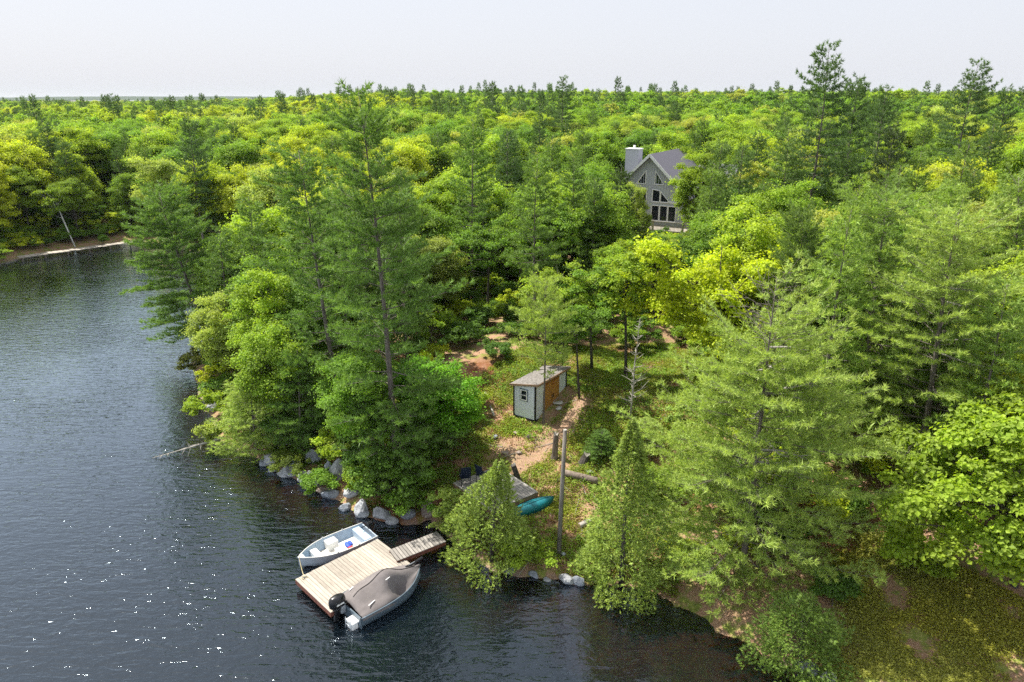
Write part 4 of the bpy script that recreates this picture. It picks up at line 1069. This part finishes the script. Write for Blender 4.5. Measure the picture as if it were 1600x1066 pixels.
# ------------------------------------------------------------------ pole, logs, stumps, canoe, platform
M_POLE = bark('weathered_grey_pole', (.10, .088, .075), (.26, .235, .20), 7)
b, h, tx = seat(873, 866, 883, 672)
pole = thing('wooden_pole', 'tall bare weathered grey wooden pole standing at the water edge', 'pole', b)
MB().tube([(0, 0, -.3), (tx * h * .5, 0, h * .5), (tx * h, 0, h)], [.10, .088, .075], 12).build('shaft', M_POLE, pole, True)
MB().tube([(tx * h, 0, h + .002), (tx * h, 0, h + .02)], [.077, .06], 12).build('top_cap', M_DEAD, pole)
blob('footing_stone', M_ROCKB, (.18, -.10, .06), (.15, .13, .11), 2, pole, flat=True)
def log(p0, p1, r, label, mat=M_OLDWOOD, cat='log', name='log', stubs=3, seed=1):
    a, c_ = G(*p0), G(*p1); a.z += r * .8; c_.z += r * .8; rn = random.Random(seed)
    d = c_ - a; o = thing(name, label, cat, a)
    pts_ = [d * t + Vector((rn.uniform(-.02, .02), rn.uniform(-.02, .02), rn.uniform(-.02, .02))) for t in (0, .25, .5, .75, 1)]
    lg = MB().tube(pts_, [r * rn.uniform(.92, 1.06) for _ in pts_], 11).build('bark', mat, o, True)
    for q, e in ((pts_[0], -1), (pts_[-1], 1)):
        dn = d.normalized() * e; MB().tube([q + dn * .001, q + dn * .015], [r * .86, r * .8], 11).build('cut_end', simple('cut_wood', (.38, .28, .18), .85, .2, 0, .3, 12), o)
    for k in range(stubs):
        q = d * rn.uniform(.15, .85); MB().tube([q, q + Vector((rn.uniform(-.1, .1), rn.uniform(-.1, .1), .12)).normalized() * (r + .07)], [r * .22, r * .14], 5).build('branch_stub', mat, o)
    return o
log((880, 742), (936, 757), .17, 'long brown log lying across the slope beside the pole', seed=3)
log((906, 824), (926, 816), .12, 'short pale log piece on the grass by the tall cedar', seed=4, mat=M_DEAD, stubs=1)
log((1041, 778), (1060, 766), .16, 'short split log beneath the pale shore pine', seed=5, stubs=1)
log((758, 615), (772, 652), .06, 'thin pale fallen log left of the shed in the low plants', seed=6, mat=M_DEAD, stubs=1)
log((1500, 815), (1575, 850), .10, 'dark fallen log under the corner maple', seed=7)
def stump(px, py, h, r, label, mat=M_OLDWOOD, lean=0.0, seed=1):
    b = G(px, py); o = thing('tree_stump', label, 'stump', b); rn = random.Random(seed)
    secs_ = []
    for z_, k in ((-.1, 1.5), (.05, 1.25), (.2, 1.0), (h * .6, .9), (h, .82)):
        secs_.append([(math.cos(a) * r * k * rn.uniform(.9, 1.1) + lean * z_, math.sin(a) * r * k * rn.uniform(.9, 1.1), z_ + (rn.uniform(-.12, .12) if z_ == h else 0)) for a in [i * .5712 for i in range(11)]])
    MB().loft(secs_, True, False).build('bark', mat, o, False)
    top = secs_[-1]; c_ = Vector((lean * h, 0, h - .08))
    MB().add(top + [c_], [(i, (i + 1) % 11, 11) for i in range(11)]).build('broken_top', M_DEAD, o)
stump(866, 716, 1.35, .15, 'tall broken stump beside the path below the shed', seed=2, lean=.05)
stump(811, 752, .85, .14, 'dark leaning stump behind the corner of the wooden platform', M_BARK, -.32, 3)
stump(912, 722, .45, .2, 'low dark stump between the path and the long log', M_BARK, .3, 4)
# canoe, upturned
ca_, cb_ = G(806, 806), G(859, 786)
d_ = cb_ - ca_; CL = Vector((d_.x, d_.y, 0)).length * 1.32
can = thing('canoe', 'upturned teal canoe lying on the grass beside the wooden platform', 'canoe', (ca_.x - d_.x * .2, ca_.y - d_.y * .2, gz(ca_.x, ca_.y) + .04), frame_of(ca_, cb_))
M_TEAL = simple('teal_plastic', (.004, .16, .19), .38, .5, 0, .12, 3)
S_ = []
for i in range(17):
    t = i / 16; b_ = .31 * (1 - abs(2 * t - 1) ** 2.8) + .015; kz = .34 - .10 * abs(2 * t - 1) ** 4; zl = .04 + .10 * abs(2 * t - 1) ** 3
    S_.append([(t * CL, b_ * math.cos(a) if True else 0, zl + (kz - zl) * math.sin(a) ** .75) for a in [k * math.pi / 10 for k in range(11)]])
hl = MB().loft(S_).build('hull', M_TEAL, can, True); md = hl.modifiers.new('thickness', 'SOLIDIFY'); md.thickness = .015
MB().tube([(t * CL, 0, .345 - .10 * abs(2 * t - 1) ** 4) for t in [k / 12 for k in range(13)]], .014, 6).build('keel', simple('dark_teal', (.004, .10, .12), .4), can, True)
for s in (-1, 1): MB().tube([(i / 16 * CL, s * (.31 * (1 - abs(2 * i / 16 - 1) ** 2.8) + .02), .04 + .10 * abs(2 * i / 16 - 1) ** 3) for i in range(17)], .018, 6).build('gunwale', MATS['dark_teal'], can, True)
can.rotation_euler.x = .18; can.rotation_euler.y = -math.atan2(gz(cb_.x, cb_.y) - gz(ca_.x, ca_.y), d_.length)
# wooden platform
pc, pd_ = G(840, 770), G(790, 735)
pl_c = P(841, 769, pc.z + .3); pl_r = P(776, 812, pc.z + .3); pl_b = P(798, 741, pc.z + .3)
prz = frame_of(pl_c, pl_b); PLX = 3.0; PLY = 2.6
plat = thing('wooden_platform', 'low grey wooden deck platform behind the bushy cedar', 'deck', (pl_c.x, pl_c.y, pl_c.z), prz)
sgn = 1 if (Matrix.Rotation(-prz, 3, 'Z') @ (pl_r - pl_c)).y > 0 else -1
nbp = 18; bwp = PLY / nbp
plm = MB().box((0, 0, 0), (PLX, bwp * .92, .035)).mesh('plank', wood('grey_deck_boards', (.22, .205, .19), (.38, .36, .33), (1.2, 14, 14), .85, .3), bevel=.004)
for i in range(nbp):
    p = link('plank', plm, plat); p.location = (PLX / 2, sgn * bwp * (i + .5), rr.uniform(-.003, .003))
for (c_, s_) in (((PLX / 2, sgn * .02, -.12), (PLX - .02, .04, .2)), ((PLX / 2, sgn * (PLY - .02), -.12), (PLX - .02, .04, .2)), ((.02, sgn * PLY / 2, -.12), (.04, PLY - .1, .2)), ((PLX - .02, sgn * PLY / 2, -.12), (.04, PLY - .1, .2))):
    MB().box(c_, s_).build('rim_joist', wood('brown_joist', (.20, .12, .07), (.34, .22, .14)), plat)
for x in (.2, PLX - .2):
    for y in (.2, PLY - .2): MB().box((x, sgn * y, -.55), (.1, .1, .66)).build('post', MATS['reddish_stained_board'], plat)
# patio chairs and a parasol-like dead shrub on it
M_NAVY = simple('navy_fabric', (.006, .014, .035), .8)
def patio_chair(lx, ly, rz_, label):
    w = world_of(plat, (lx, ly, .02)); o = thing('patio_chair', label, 'chair', w, rz_, 'dark chairs on the wooden platform')
    MB().box((0, 0, .40), (.46, .46, .03)).build('seat', M_NAVY, o, bevel=.008)
    MB().box((0, .23, .70), (.46, .03, .58), M=Matrix.Rotation(-.2, 4, 'X')).build('backrest', M_NAVY, o, bevel=.008)
    for sx_ in (-.21, .21):
        for sy_ in (-.2, .2): MB().tube([(sx_, sy_, 0), (sx_, sy_, .40)], .014, 6).build('leg', M_BLACK, o)
        MB().box((sx_ * 1.12, 0, .62), (.05, .44, .025)).build('armrest', M_BLACK, o)
patio_chair(2.2, sgn * 1.5, 2.4, 'dark navy chair on the wooden platform, nearer the clearing')
patio_chair(2.6, sgn * 2.2, 3.4, 'dark navy chair at the back corner of the wooden platform')

# ------------------------------------------------------------------ dead trees
def dead_tree(loc, H, seed, label, n_=26, r=.09, tilt=None, horizontal=None, mat=M_DEAD):
    rn = random.Random(seed); o = thing('dead_tree', label, 'dead tree', loc)
    ax = Vector(horizontal).normalized() if horizontal else Vector((.03, .02, 1)).normalized()
    pts_ = [ax * (H * t) + Vector((rn.uniform(-.05, .05), rn.uniform(-.05, .05), 0)) * t for t in (-.02, .15, .35, .55, .75, 1)]
    MB().tube(pts_, [r, r * .9, r * .72, r * .52, r * .32, .012], 8).build('trunk', mat, o, True)
    u_ = ax.cross(Vector((.2, .9, .3))).normalized(); w_ = ax.cross(u_)
    for k in range(n_):
        t = rn.uniform(.12, .97); f = t * 5; a = rn.uniform(0, 6.28); d = (u_ * math.cos(a) + w_ * math.sin(a) + ax * rn.uniform(.1, .7)).normalized()
        ln = rn.uniform(.25, 1.15) * (1.1 - t) * H / 5.5 + .12
        q = ax * (H * t); m_ = q + d * ln * .5; e = q + d * ln + Vector((0, 0, rn.uniform(-.1, .25) * ln))
        tw = MB().tube([q, m_, e], [.026, .016, .005], 4, False)
        if ln > .6:
            for s in (-1, 1): tw.tube([m_, m_ + (d + u_ * s * .7 + ax * .3).normalized() * ln * .35], [.011, .004], 3, False)
        tw.build('branch', mat, o)
    return o
b, h, tx = seat(985, 652, 992, 498)
dead_tree(b, h, 5, 'bare bleached dead tree standing in the clearing uphill of the cedar', 52, .06)
a_, c_ = P(238, 716, .02), P(348, 684, .7)
dead_tree(c_, (a_ - c_).length, 8, 'pale fallen dead tree lying from the bank into the lake', 22, .07, None, (a_ - c_))
a_, c_ = P(372, 708, .12), P(412, 698, .35)
dead_tree(c_, (a_ - c_).length, 9, 'short dead trunk lying at the water edge near the fallen tree', 5, .05, None, (a_ - c_))

# ------------------------------------------------------------------ shore boulders
boulders = [  # px, py, width m, depth, height, material, label
    (413, 728, .5, .4, .45, 'B', 'blue grey boulder at the waterline below the young pines of the point'),
    (425, 738, .45, .4, .35, 'G', 'small rounded boulder at the waterline, next along from the blue grey one'),
    (443, 745, .7, .4, .35, 'G', 'long low rock ledge dipping into the dark water'),
    (474, 752, .55, .5, .45, 'G', 'twin topped pale rock at the waterline of the point'),
    (485, 748, .45, .4, .45, 'G', 'upright grey rock beside the twin topped one'),
    (505, 770, .7, .4, .30, 'P', 'mossy brown edged boulder half in the water'),
    (490, 722, .8, .35, .75, 'B', 'dark blue slab tilted up the bank of the point'),
    (505, 712, .4, .35, .4, 'P', 'small pinkish stone above the tilted slab'),
    (521, 708, .35, .3, .6, 'B', 'narrow standing stone under the tallest pine'),
    (515, 745, .4, .55, .85, 'B', 'split upright rock slab on the rust coloured needles'),
    (528, 748, .75, .6, .95, 'G', 'largest pale rock slab leaning on the bank of the point'),
    (540, 797, .55, .4, .40, 'B', 'dark boulder first in the row by the open boat'),
    (566, 802, .80, .6, .60, 'G', 'big pale lichened boulder in the middle of the row by the open boat'),
    (595, 808, .85, .5, .55, 'G', 'long speckled boulder third in the row by the open boat'),
    (612, 816, .5, .35, .30, 'G', 'low boulder last in the row by the open boat'),
    (668, 805, .60, .5, .65, 'P', 'rounded pinkish boulder beside the gangway end'),
    (424, 722, .8, .6, .5, 'G', 'pale rock above the first waterline boulders of the point'),
    (455, 742, .8, .5, .5, 'G', 'broad pale rock filling the bank beside the long ledge'),
    (462, 730, .6, .5, .5, 'B', 'blue grey rock on the bank above the twin topped rock'),
    (497, 757, .7, .5, .5, 'G', 'pale rock wedged between upright rock and mossy boulder'),
    (518, 775, .7, .5, .4, 'B', 'dark rock at the waterline below the split slab'),
    (548, 775, .7, .5, .5, 'G', 'grey rock on the bank above the dark first boulder'),
    (640, 806, .6, .4, .3, 'B', 'low dark rock under the spreading bush at the waterline'),
    (795, 893, .6, .4, .28, 'B', 'dark low rock under the bushy cedar'),
    (835, 902, .5, .35, .25, 'B', 'small wet rock at the shore below the pole'),
    (885, 908, 1.0, .5, .35, 'G', 'flat grey ledge at the shore between the pole and the tall cedar'),
    (905, 912, .6, .4, .35, 'B', 'dark knob of rock touching the flat grey ledge'),
    (855, 908, .35, .3, .2, 'G', 'small grey stone at the water just below the pole'),
    (1262, 1052, .9, .6, .45, 'B', 'blue grey rock at the shore beneath the round cedar'),
    (1290, 1062, .6, .5, .4, 'G', 'grey rock at the bottom edge below the grassy slope'),
    (335, 640, 1.2, .8, .6, 'G', 'broad rock ledge on the outer side of the point'),
    (345, 668, .9, .6, .5, 'P', 'brownish rock on the outer side of the point'),
    (322, 612, .8, .5, .5, 'B', 'dark rock near the tip of the point'),
    (790, 708, .5, .35, .14, 'P', 'flat brown slab stone above the wooden platform'),
    (812, 708, .4, .3, .14, 'P', 'second flat brown stone nearer the path'),
    (774, 684, .3, .25, .22, 'B', 'small dark stone below the shed corner'),
    (806, 678, .35, .3, .2, 'P', 'reddish stone on the litter below the shed'),
    (826, 684, .28, .24, .2, 'P', 'small reddish stone just downhill of the shed'),
    (920, 738, .55, .3, .12, 'G', 'flat pale stone uphill of the long log'),
    (1048, 764, .35, .3, .22, 'B', 'dark stone next to the short split log'),
    (1036, 800, .35, .3, .2, 'P', 'brown stone below the short split log')]
MM = {'G': M_ROCK, 'B': M_ROCKB, 'P': M_ROCKP}
for i, (px, py, w_, d_, h_, mk, lb) in enumerate(boulders):
    if i < 23: w_, d_, h_ = w_ * 1.3, d_ * 1.3, h_ * 1.3
    b = G(px, py); zb = max(b.z, -.25)
    blob('boulder', MM[mk], (0, 0, h_ * .28), (w_ * .56, d_ * .56, h_ * .62), 40 + i, None, 3, .16, True, loc=(b.x, b.y, zb), rz=(i * 1.3) % 1.2 - .6, label=lb, cat='boulder' if w_ > .4 else 'stone')

# ------------------------------------------------------------------ shrubs along the shore and clearing
shr = [(332, 700, 0, PALE, 'leafy bush hanging over the fallen tree'), (322, 668, 1, MID, 'light bush on the outer rocks of the point'), (455, 738, 2, (.14, .2, .03), 'yellow green bush between the shore rocks'),
       (505, 765, 2, GREEN, 'low bush hanging to the water between rocks'), (585, 765, 0, MID, 'light green bush above the lichened boulders'), (618, 775, 1, GREEN, 'green bush behind the boulder row'),
       (640, 800, 2, GREEN, 'low spreading bush at the waterline before the pinkish boulder'), (655, 770, 0, GREEN, 'small bush on the rust coloured slope'), (440, 700, 1, DARK, 'dark bush under the young pines'),
       (500, 700, 1, DARK, 'dark bush at the foot of the bare trunk pine'), (560, 740, 0, DARK, 'dark bush under the crown of the tallest pine'), (735, 640, 2, MID, 'light low bush at the clearing edge beside the shed'),
       (700, 690, 2, (.09, .2, .015), 'fresh bush below the young maple'), (705, 650, 1, GREEN, 'green bush between young maple and shed'), 
       (1060, 690, 1, PINE_L, 'soft bush beside the pale shore pine'), 
       (1400, 880, 0, MID, 'small bush in front of the corner maple'), 
       (1300, 950, 0, DARK, 'dark bush between the round cedar and the bright tinted grass'), (820, 880, 2, MID, 'low bush at the water between bushy cedar and pole'), (700, 830, 1, CED, 'dense bush where the gangway meets the bank'),
       (1440, 900, 2, MID, 'low leafy bush below the corner maple branches'), (310, 590, 1, (.15, .18, .04), 'bronze green bush at the tip of the point'), (350, 610, 1, YEL, 'yellow green bush behind the tip of the point'),
       (385, 660, 1, MID, 'light green bush on the outer slope of the point'), (360, 560, 1, MID, 'light bush behind the leaning pine'), (10, 415, 1, MID, 'leafy bush on the far shore at the start of the boardwalk'),
       (165, 385, 0, GREEN, 'small bush growing over the far boardwalk'), (775, 560, 2, DARK, 'dark bush behind the shed clearing')]
for i, (px, py, k, tint, lb) in enumerate(shr):
    b = G(px, py)
    if b.z < .05: b.z = .05
    tree('bush', lb, 'bush', SHR[k], b, 1.0 if k != 2 else .9, i * 1.7, tint, None)
# low plants: one mesh of leaves nobody could count
rng = np.random.default_rng(77)
def cover(poly_px, N, size, hmax, seed, thr=.42, avoid=True):
    rg = np.random.default_rng(seed)
    poly = np.array([tuple(G(a, b)[:2]) for a, b in poly_px]); lo, hi = poly.min(0), poly.max(0)
    p = rg.uniform(lo, hi, (N * 4, 2)); p = p[inside(p[:, 0], p[:, 1], poly)]
    k = fbm(p[:, 0] * .8, p[:, 1] * .8, 21 + seed) > thr + rg.uniform(-.12, .12, len(p)); p = p[k]
    pd = seg_d(p[:, 0], p[:, 1], PATH); p = p[pd > rg.uniform(.2, 1.3, len(p))]
    p = p[sdist(p[:, 0], p[:, 1]) > .3]
    q = (Matrix.Rotation(-shed.rotation_euler.z, 3, 'Z'))
    lx = (p[:, 0] - sa.x) * math.cos(shed.rotation_euler.z) + (p[:, 1] - sa.y) * math.sin(shed.rotation_euler.z)
    ly = -(p[:, 0] - sa.x) * math.sin(shed.rotation_euler.z) + (p[:, 1] - sa.y) * math.cos(shed.rotation_euler.z)
    p = p[~((lx > -.15) & (lx < SLX + .15) & (ly > -.9) & (ly < SLY + .1))]
    lx = (p[:, 0] - plat.location.x) * math.cos(prz) + (p[:, 1] - plat.location.y) * math.sin(prz)
    ly = -(p[:, 0] - plat.location.x) * math.sin(prz) + (p[:, 1] - plat.location.y) * math.cos(prz)
    p = p[~((lx > -.1) & (lx < PLX + .1) & (ly * sgn > -.1) & (ly * sgn < PLY + .1))]
    p = p[:N]; z = ground(p[:, 0], p[:, 1])
    m_ = 5; P_ = np.repeat(np.column_stack([p, z]), m_, 0); M_ = len(P_)
    P_[:, :2] += rg.normal(size=(M_, 2)) * .09; P_[:, 2] += rg.uniform(.0, hmax, M_)
    nr = np.array([0, 0, .9]) + rg.normal(size=(M_, 3)) * .55
    patch = fbm(P_[:, 0] * .35, P_[:, 1] * .35, 90)
    return P_, nr, size * rg.uniform(.6, 1.3, M_), np.clip(rg.uniform(0, 1, M_), 0, 1), np.clip((patch - .35) * 2.4 + rg.uniform(-.2, .2, M_), 0, 1)
def ground_cover(name, label, poly, N, size, hmax, tint, seed, thr):
    P_, nr, s_, v_, w_ = cover(poly, N, size, hmax, seed, thr)
    me = leaf_mesh(name, P_, nr, s_, np.random.default_rng(seed), M_LEAF, v_, w_)
    o = link(name, me, None, label, 'plants', None, 'stuff'); o['tint'] = tint
CP_ = [(640, 830), (680, 700), (730, 600), (820, 540), (960, 540), (1100, 530), (1120, 640), (1060, 760), (1060, 930), (930, 925), (760, 900)]
ground_cover('low_plants', 'low yellow green plants and grass covering the clearing', CP_, 30000, .075, .10, (.27, .33, .05), 1, .46)
ground_cover('green_undergrowth', 'darker leafy undergrowth patches over the clearing', CP_, 9000, .09, .18, (.22, .35, .05), 2, .56)
ground_cover('slope_grass', 'grass and low plants on the corner slope, tinted as if sunlit', [(1240, 1064), (1280, 900), (1330, 820), (1480, 880), (1640, 960), (1640, 1064)], 17000, .07, .08, (.38, .40, .09), 3, .46)  # tint raised to stand in for sunlight the shaded slope does not get
ground_cover('bank_undergrowth', 'leafy undergrowth on the rocky bank of the point', [(330, 690), (310, 600), (420, 600), (600, 650), (680, 700), (670, 810), (600, 815), (500, 770), (400, 712)], 9000, .10, .20, (.14, .24, .03), 4, .52)
# litter: fallen leaves as curled chips
P_, nr, s_, v_, w_ = cover(CP_, 9000, .07, .02, 9, .36)
me = leaf_mesh('fallen_leaves', P_, nr, s_, np.random.default_rng(9), M_LEAF, v_, w_ * .4)
o = link('fallen_leaves', me, None, 'dry tan leaf litter strewn over the clearing', 'litter', None, 'stuff'); o['tint'] = (.36, .25, .16)

P_, nr, s_, v_, w_ = cover(CP_, 12000, .06, .02, 12, .30)
me = leaf_mesh('fallen_leaves', P_, nr, s_, np.random.default_rng(19), M_LEAF, v_, w_ * .3)
o = link('fallen_leaves', me, None, 'rust brown leaf litter strewn over the clearing', 'litter', None, 'stuff'); o['tint'] = (.26, .125, .065)
rt = random.Random(31); tg = MB(); zpoly = np.array([tuple(G(a, b)[:2]) for a, b in CP_])
for k in range(420):
    x = rt.uniform(zpoly[:, 0].min(), zpoly[:, 0].max()); y = rt.uniform(zpoly[:, 1].min(), zpoly[:, 1].max())
    if not inside(np.array([x]), np.array([y]), zpoly)[0]: continue
    if float(sdist(np.array([x]), np.array([y]))[0]) < .6: continue
    a = rt.uniform(0, 6.28); ln = rt.choice([.25, .4, .6, 1.1]); x2, y2 = x + math.cos(a) * ln, y + math.sin(a) * ln
    r_ = .008 + ln * .014
    tg.tube([(x, y, gz(x, y) + .03), ((x + x2) / 2 + rt.uniform(-.05, .05), (y + y2) / 2, gz((x + x2) / 2, (y + y2) / 2) + .06), (x2, y2, gz(x2, y2) + .04)], [r_, r_ * .8, r_ * .3], 4, False)
tg.build('fallen_twigs', M_DEAD, label='grey fallen twigs and sticks littering the clearing', cat='twigs', kind='stuff')

# ------------------------------------------------------------------ house on the rise
M_SIDE = wood('weathered_grey_siding', (.40, .425, .45), (.58, .60, .63), (9, 9, 1), .85, .05)
M_SHG = simple('purple_grey_shingles', (.15, .145, .175), .85, .2, 0, .18, 7, .3)
M_WT = simple('white_window_trim', (.86, .86, .85), .5)
hb = Vector((HOUSE.x, HOUSE.y, HOUSE.z)); HT = 16.5
hrz = R(-29)
house = thing('house', 'grey wood sided house with steep gable and chimney showing through the treetops', 'house', hb, hrz)
W2, EV, AP, DP = 4.3, 3.5, 7.7, 11.0
quadwall([(-W2, 0, -2.2), (W2, 0, -2.2), (W2, 0, EV), (0, 0, AP), (-W2, 0, EV)], .2).build('gable_wall', M_SIDE, house)
quadwall([(W2, .21, -2.2), (W2, DP, -2.2), (W2, DP, EV - .05), (W2, .21, EV - .05)], .2).build('side_wall', M_SIDE, house)
quadwall([(-W2, DP, -2.2), (-W2, .21, -2.2), (-W2, .21, EV - .05), (-W2, DP, EV - .05)], .2).build('side_wall', M_SIDE, house)
quadwall([(W2 - .21, DP, -2.2), (-W2 + .21, DP, -2.2), (-W2 + .21, DP, EV), (0, DP, AP - .2), (W2 - .21, DP, EV)], .2).build('gable_wall', M_SIDE, house)
bt_ = MB()
for i in range(28):
    x = -W2 + .3 * i + .2
    if abs(x) > W2 - .1: continue
    top = AP - (AP - EV) * abs(x) / W2 - .1
    if .4 < abs(x) < 3.4: bt_.box((x, -.02, (top + 4.0) / 2), (.05, .04, max(top - 4.0, .1)))
    else: bt_.box((x, -.02, (top - 2.2) / 2), (.05, .04, top + 2.2))
bt_.build('siding_battens', M_SIDE, house, kind='stuff')
al = math.atan2(AP - EV, W2); ov = .55
for s in (-1, 1):
    ln = (W2 + ov) / math.cos(al)
    cxx = s * (W2 + ov) / 2; czz = AP + .16 - math.tan(al) * (W2 + ov) / 2
    rf = MB().box((cxx, DP / 2 - .1, czz), (ln, DP + 1.4, .16), M=Matrix.Rotation(s * al, 4, 'Y')).build('roof', M_SHG, house)
    MB().box((cxx, -.82, czz - .05), (ln, .05, .28), M=Matrix.Rotation(s * al, 4, 'Y')).build('rake_board', M_WT, rf)
def glazed(x0, x1, z0, z1, zl=None, zr=None):
    """window x0..x1, z0..z1; zl/zr give a sloping head"""
    zl = zl or z1; zr = zr or z1; f_ = .07
    pn_ = [(x0, -.05, z0), (x1, -.05, z0), (x1, -.05, zr), (x0, -.05, zl)]
    fr2 = MB()
    for a, c_ in zip(pn_, pn_[1:] + pn_[:1]):
        a, c_ = Vector(a), Vector(c_)
        if (a - c_).length < .02: continue
        fr2.tube([a, c_], f_, 4)
    wo_ = fr2.build('window', M_WT, house)
    ok = [p for i, p in enumerate(pn_) if (Vector(p) - Vector(pn_[i - 1])).length > .02]
    MB().add([(p[0], -.03, p[2]) for p in ok], [tuple(range(len(ok)))]).build('pane', M_GLASS, wo_)
for s in (-1, 1):
    for k in range(3):
        a, c_ = .35 + k * .98, .35 + k * .98 + .90
        if s < 0: a, c_ = -c_, -a
        glazed(a, c_, .45, 2.2)
        top = lambda x: 4.55 - 1.28 * (abs(x) - .6) * .82
        zl, zr = min(4.0, max(2.62, top(a))), min(4.0, max(2.62, top(c_)))
        glazed(a, c_, 2.6, 0, zl, zr)
    a, c_ = (.55, 1.6) if s > 0 else (-1.6, -.55)
    glazed(a, c_, 4.55, 0, 6.1 if s > 0 else 4.6, 4.6 if s > 0 else 6.1)
MB().box((-2.9, 2.2, 4.3), (1.6, 1.4, 7.8)).build('chimney', M_SIDE, house)
MB().box((-2.9, 2.2, 8.26), (1.74, 1.54, .1)).tube([(-2.9, 2.2, 8.3), (-2.9, 2.2, 8.65)], .14, 8).build('chimney_cap', M_WT, house)
# lower wing to the side
quadwall([(W2 + .01, 4.5, -2.2), (W2 + 3.4, 4.5, -2.2), (W2 + 3.4, 4.5, 3.3), (W2 + .01, 4.5, 3.3)], .2).build('wing_wall', M_SIDE, house)
for s in (-1, 1): MB().box((W2 + 1.6, 7.2 + s * 1.55, 4.9), (4.6, 4.4, .15), M=Matrix.Rotation(-s * R(45), 4, 'X')).build('wing_roof', M_SHG, house)
# deck with railing
MB().box((0, -1.8, -.08), (10.5, 3.4, .16)).build('deck', M_DOCK, house)
for x in (-5.1, -1.7, 1.7, 5.1): MB().box((x, -3.4, -.5), (.16, .16, 3.1)).build('deck_post', M_DOCK, house)
MB().box((0, -3.45, .95), (10.5, .10, .06)).build('hand_rail', M_DOCK, house)
bl_ = MB()
for i in range(70): bl_.box((-5.1 + i * .148, -3.45, .45), (.035, .035, .95))
bl_.build('balusters', M_DOCK, house, kind='stuff')
for x in (-5.1, 5.1):
    MB().box((x, -1.8, .95), (.08, 3.3, .06)).build('hand_rail', M_DOCK, house)

# ------------------------------------------------------------------ far boardwalk, lattice masts, something blue behind the maple
fa, fb = P(28, 402, .45), P(212, 377, .45)
wk_ = thing('boardwalk', 'long pale narrow boardwalk along the far shore of the bay', 'boardwalk', (fa.x, fa.y, .45), frame_of(fa, fb))
FL = (fb - fa).length; nf = int(FL / .6)
bm_ = MB().box((0, 0, 0), (.55, 1.3, .06)).mesh('plank', M_DOCK)
for i in range(nf):
    p = link('plank', bm_, wk_); p.location = (.3 + i * FL / nf, 0, rr.uniform(-.03, .03)); p.rotation_euler.z = rr.uniform(-.02, .02)
for i in range(0, nf, 4): MB().box((.3 + i * FL / nf, -.45, -.4), (.14, .14, .8)).build('post', M_OLDWOOD, wk_)
def mast(px, pyt, Y, label):
    t = atY(px, pyt, Y); zb = gz(t.x, Y); o = thing('radio_mast', label, 'mast', (t.x, Y, zb)); h = t.z - zb
    mb = MB()
    for a in range(3):
        c_, s_ = math.cos(a * 2.09), math.sin(a * 2.09); mb.tube([(c_ * 1.3, s_ * 1.3, 0), (c_ * .5, s_ * .5, h)], .22, 4)
    mb.build('legs', M_METAL, o)
    br_ = MB()
    for k in range(14):
        z0 = h * k / 14; r0 = 1.3 - .8 * k / 14
        for a in range(3): br_.tube([(math.cos(a * 2.09) * r0, math.sin(a * 2.09) * r0, z0), (math.cos((a + 1) * 2.09) * r0, math.sin((a + 1) * 2.09) * r0, z0 + h / 14)], .12, 3)
    br_.build('bracing', M_METAL, o)
mast(50, 146, 1600, 'thin radio mast on the horizon above the bay')
mast(793, 139, 1700, 'thin radio mast on the horizon behind the middle of the woods')
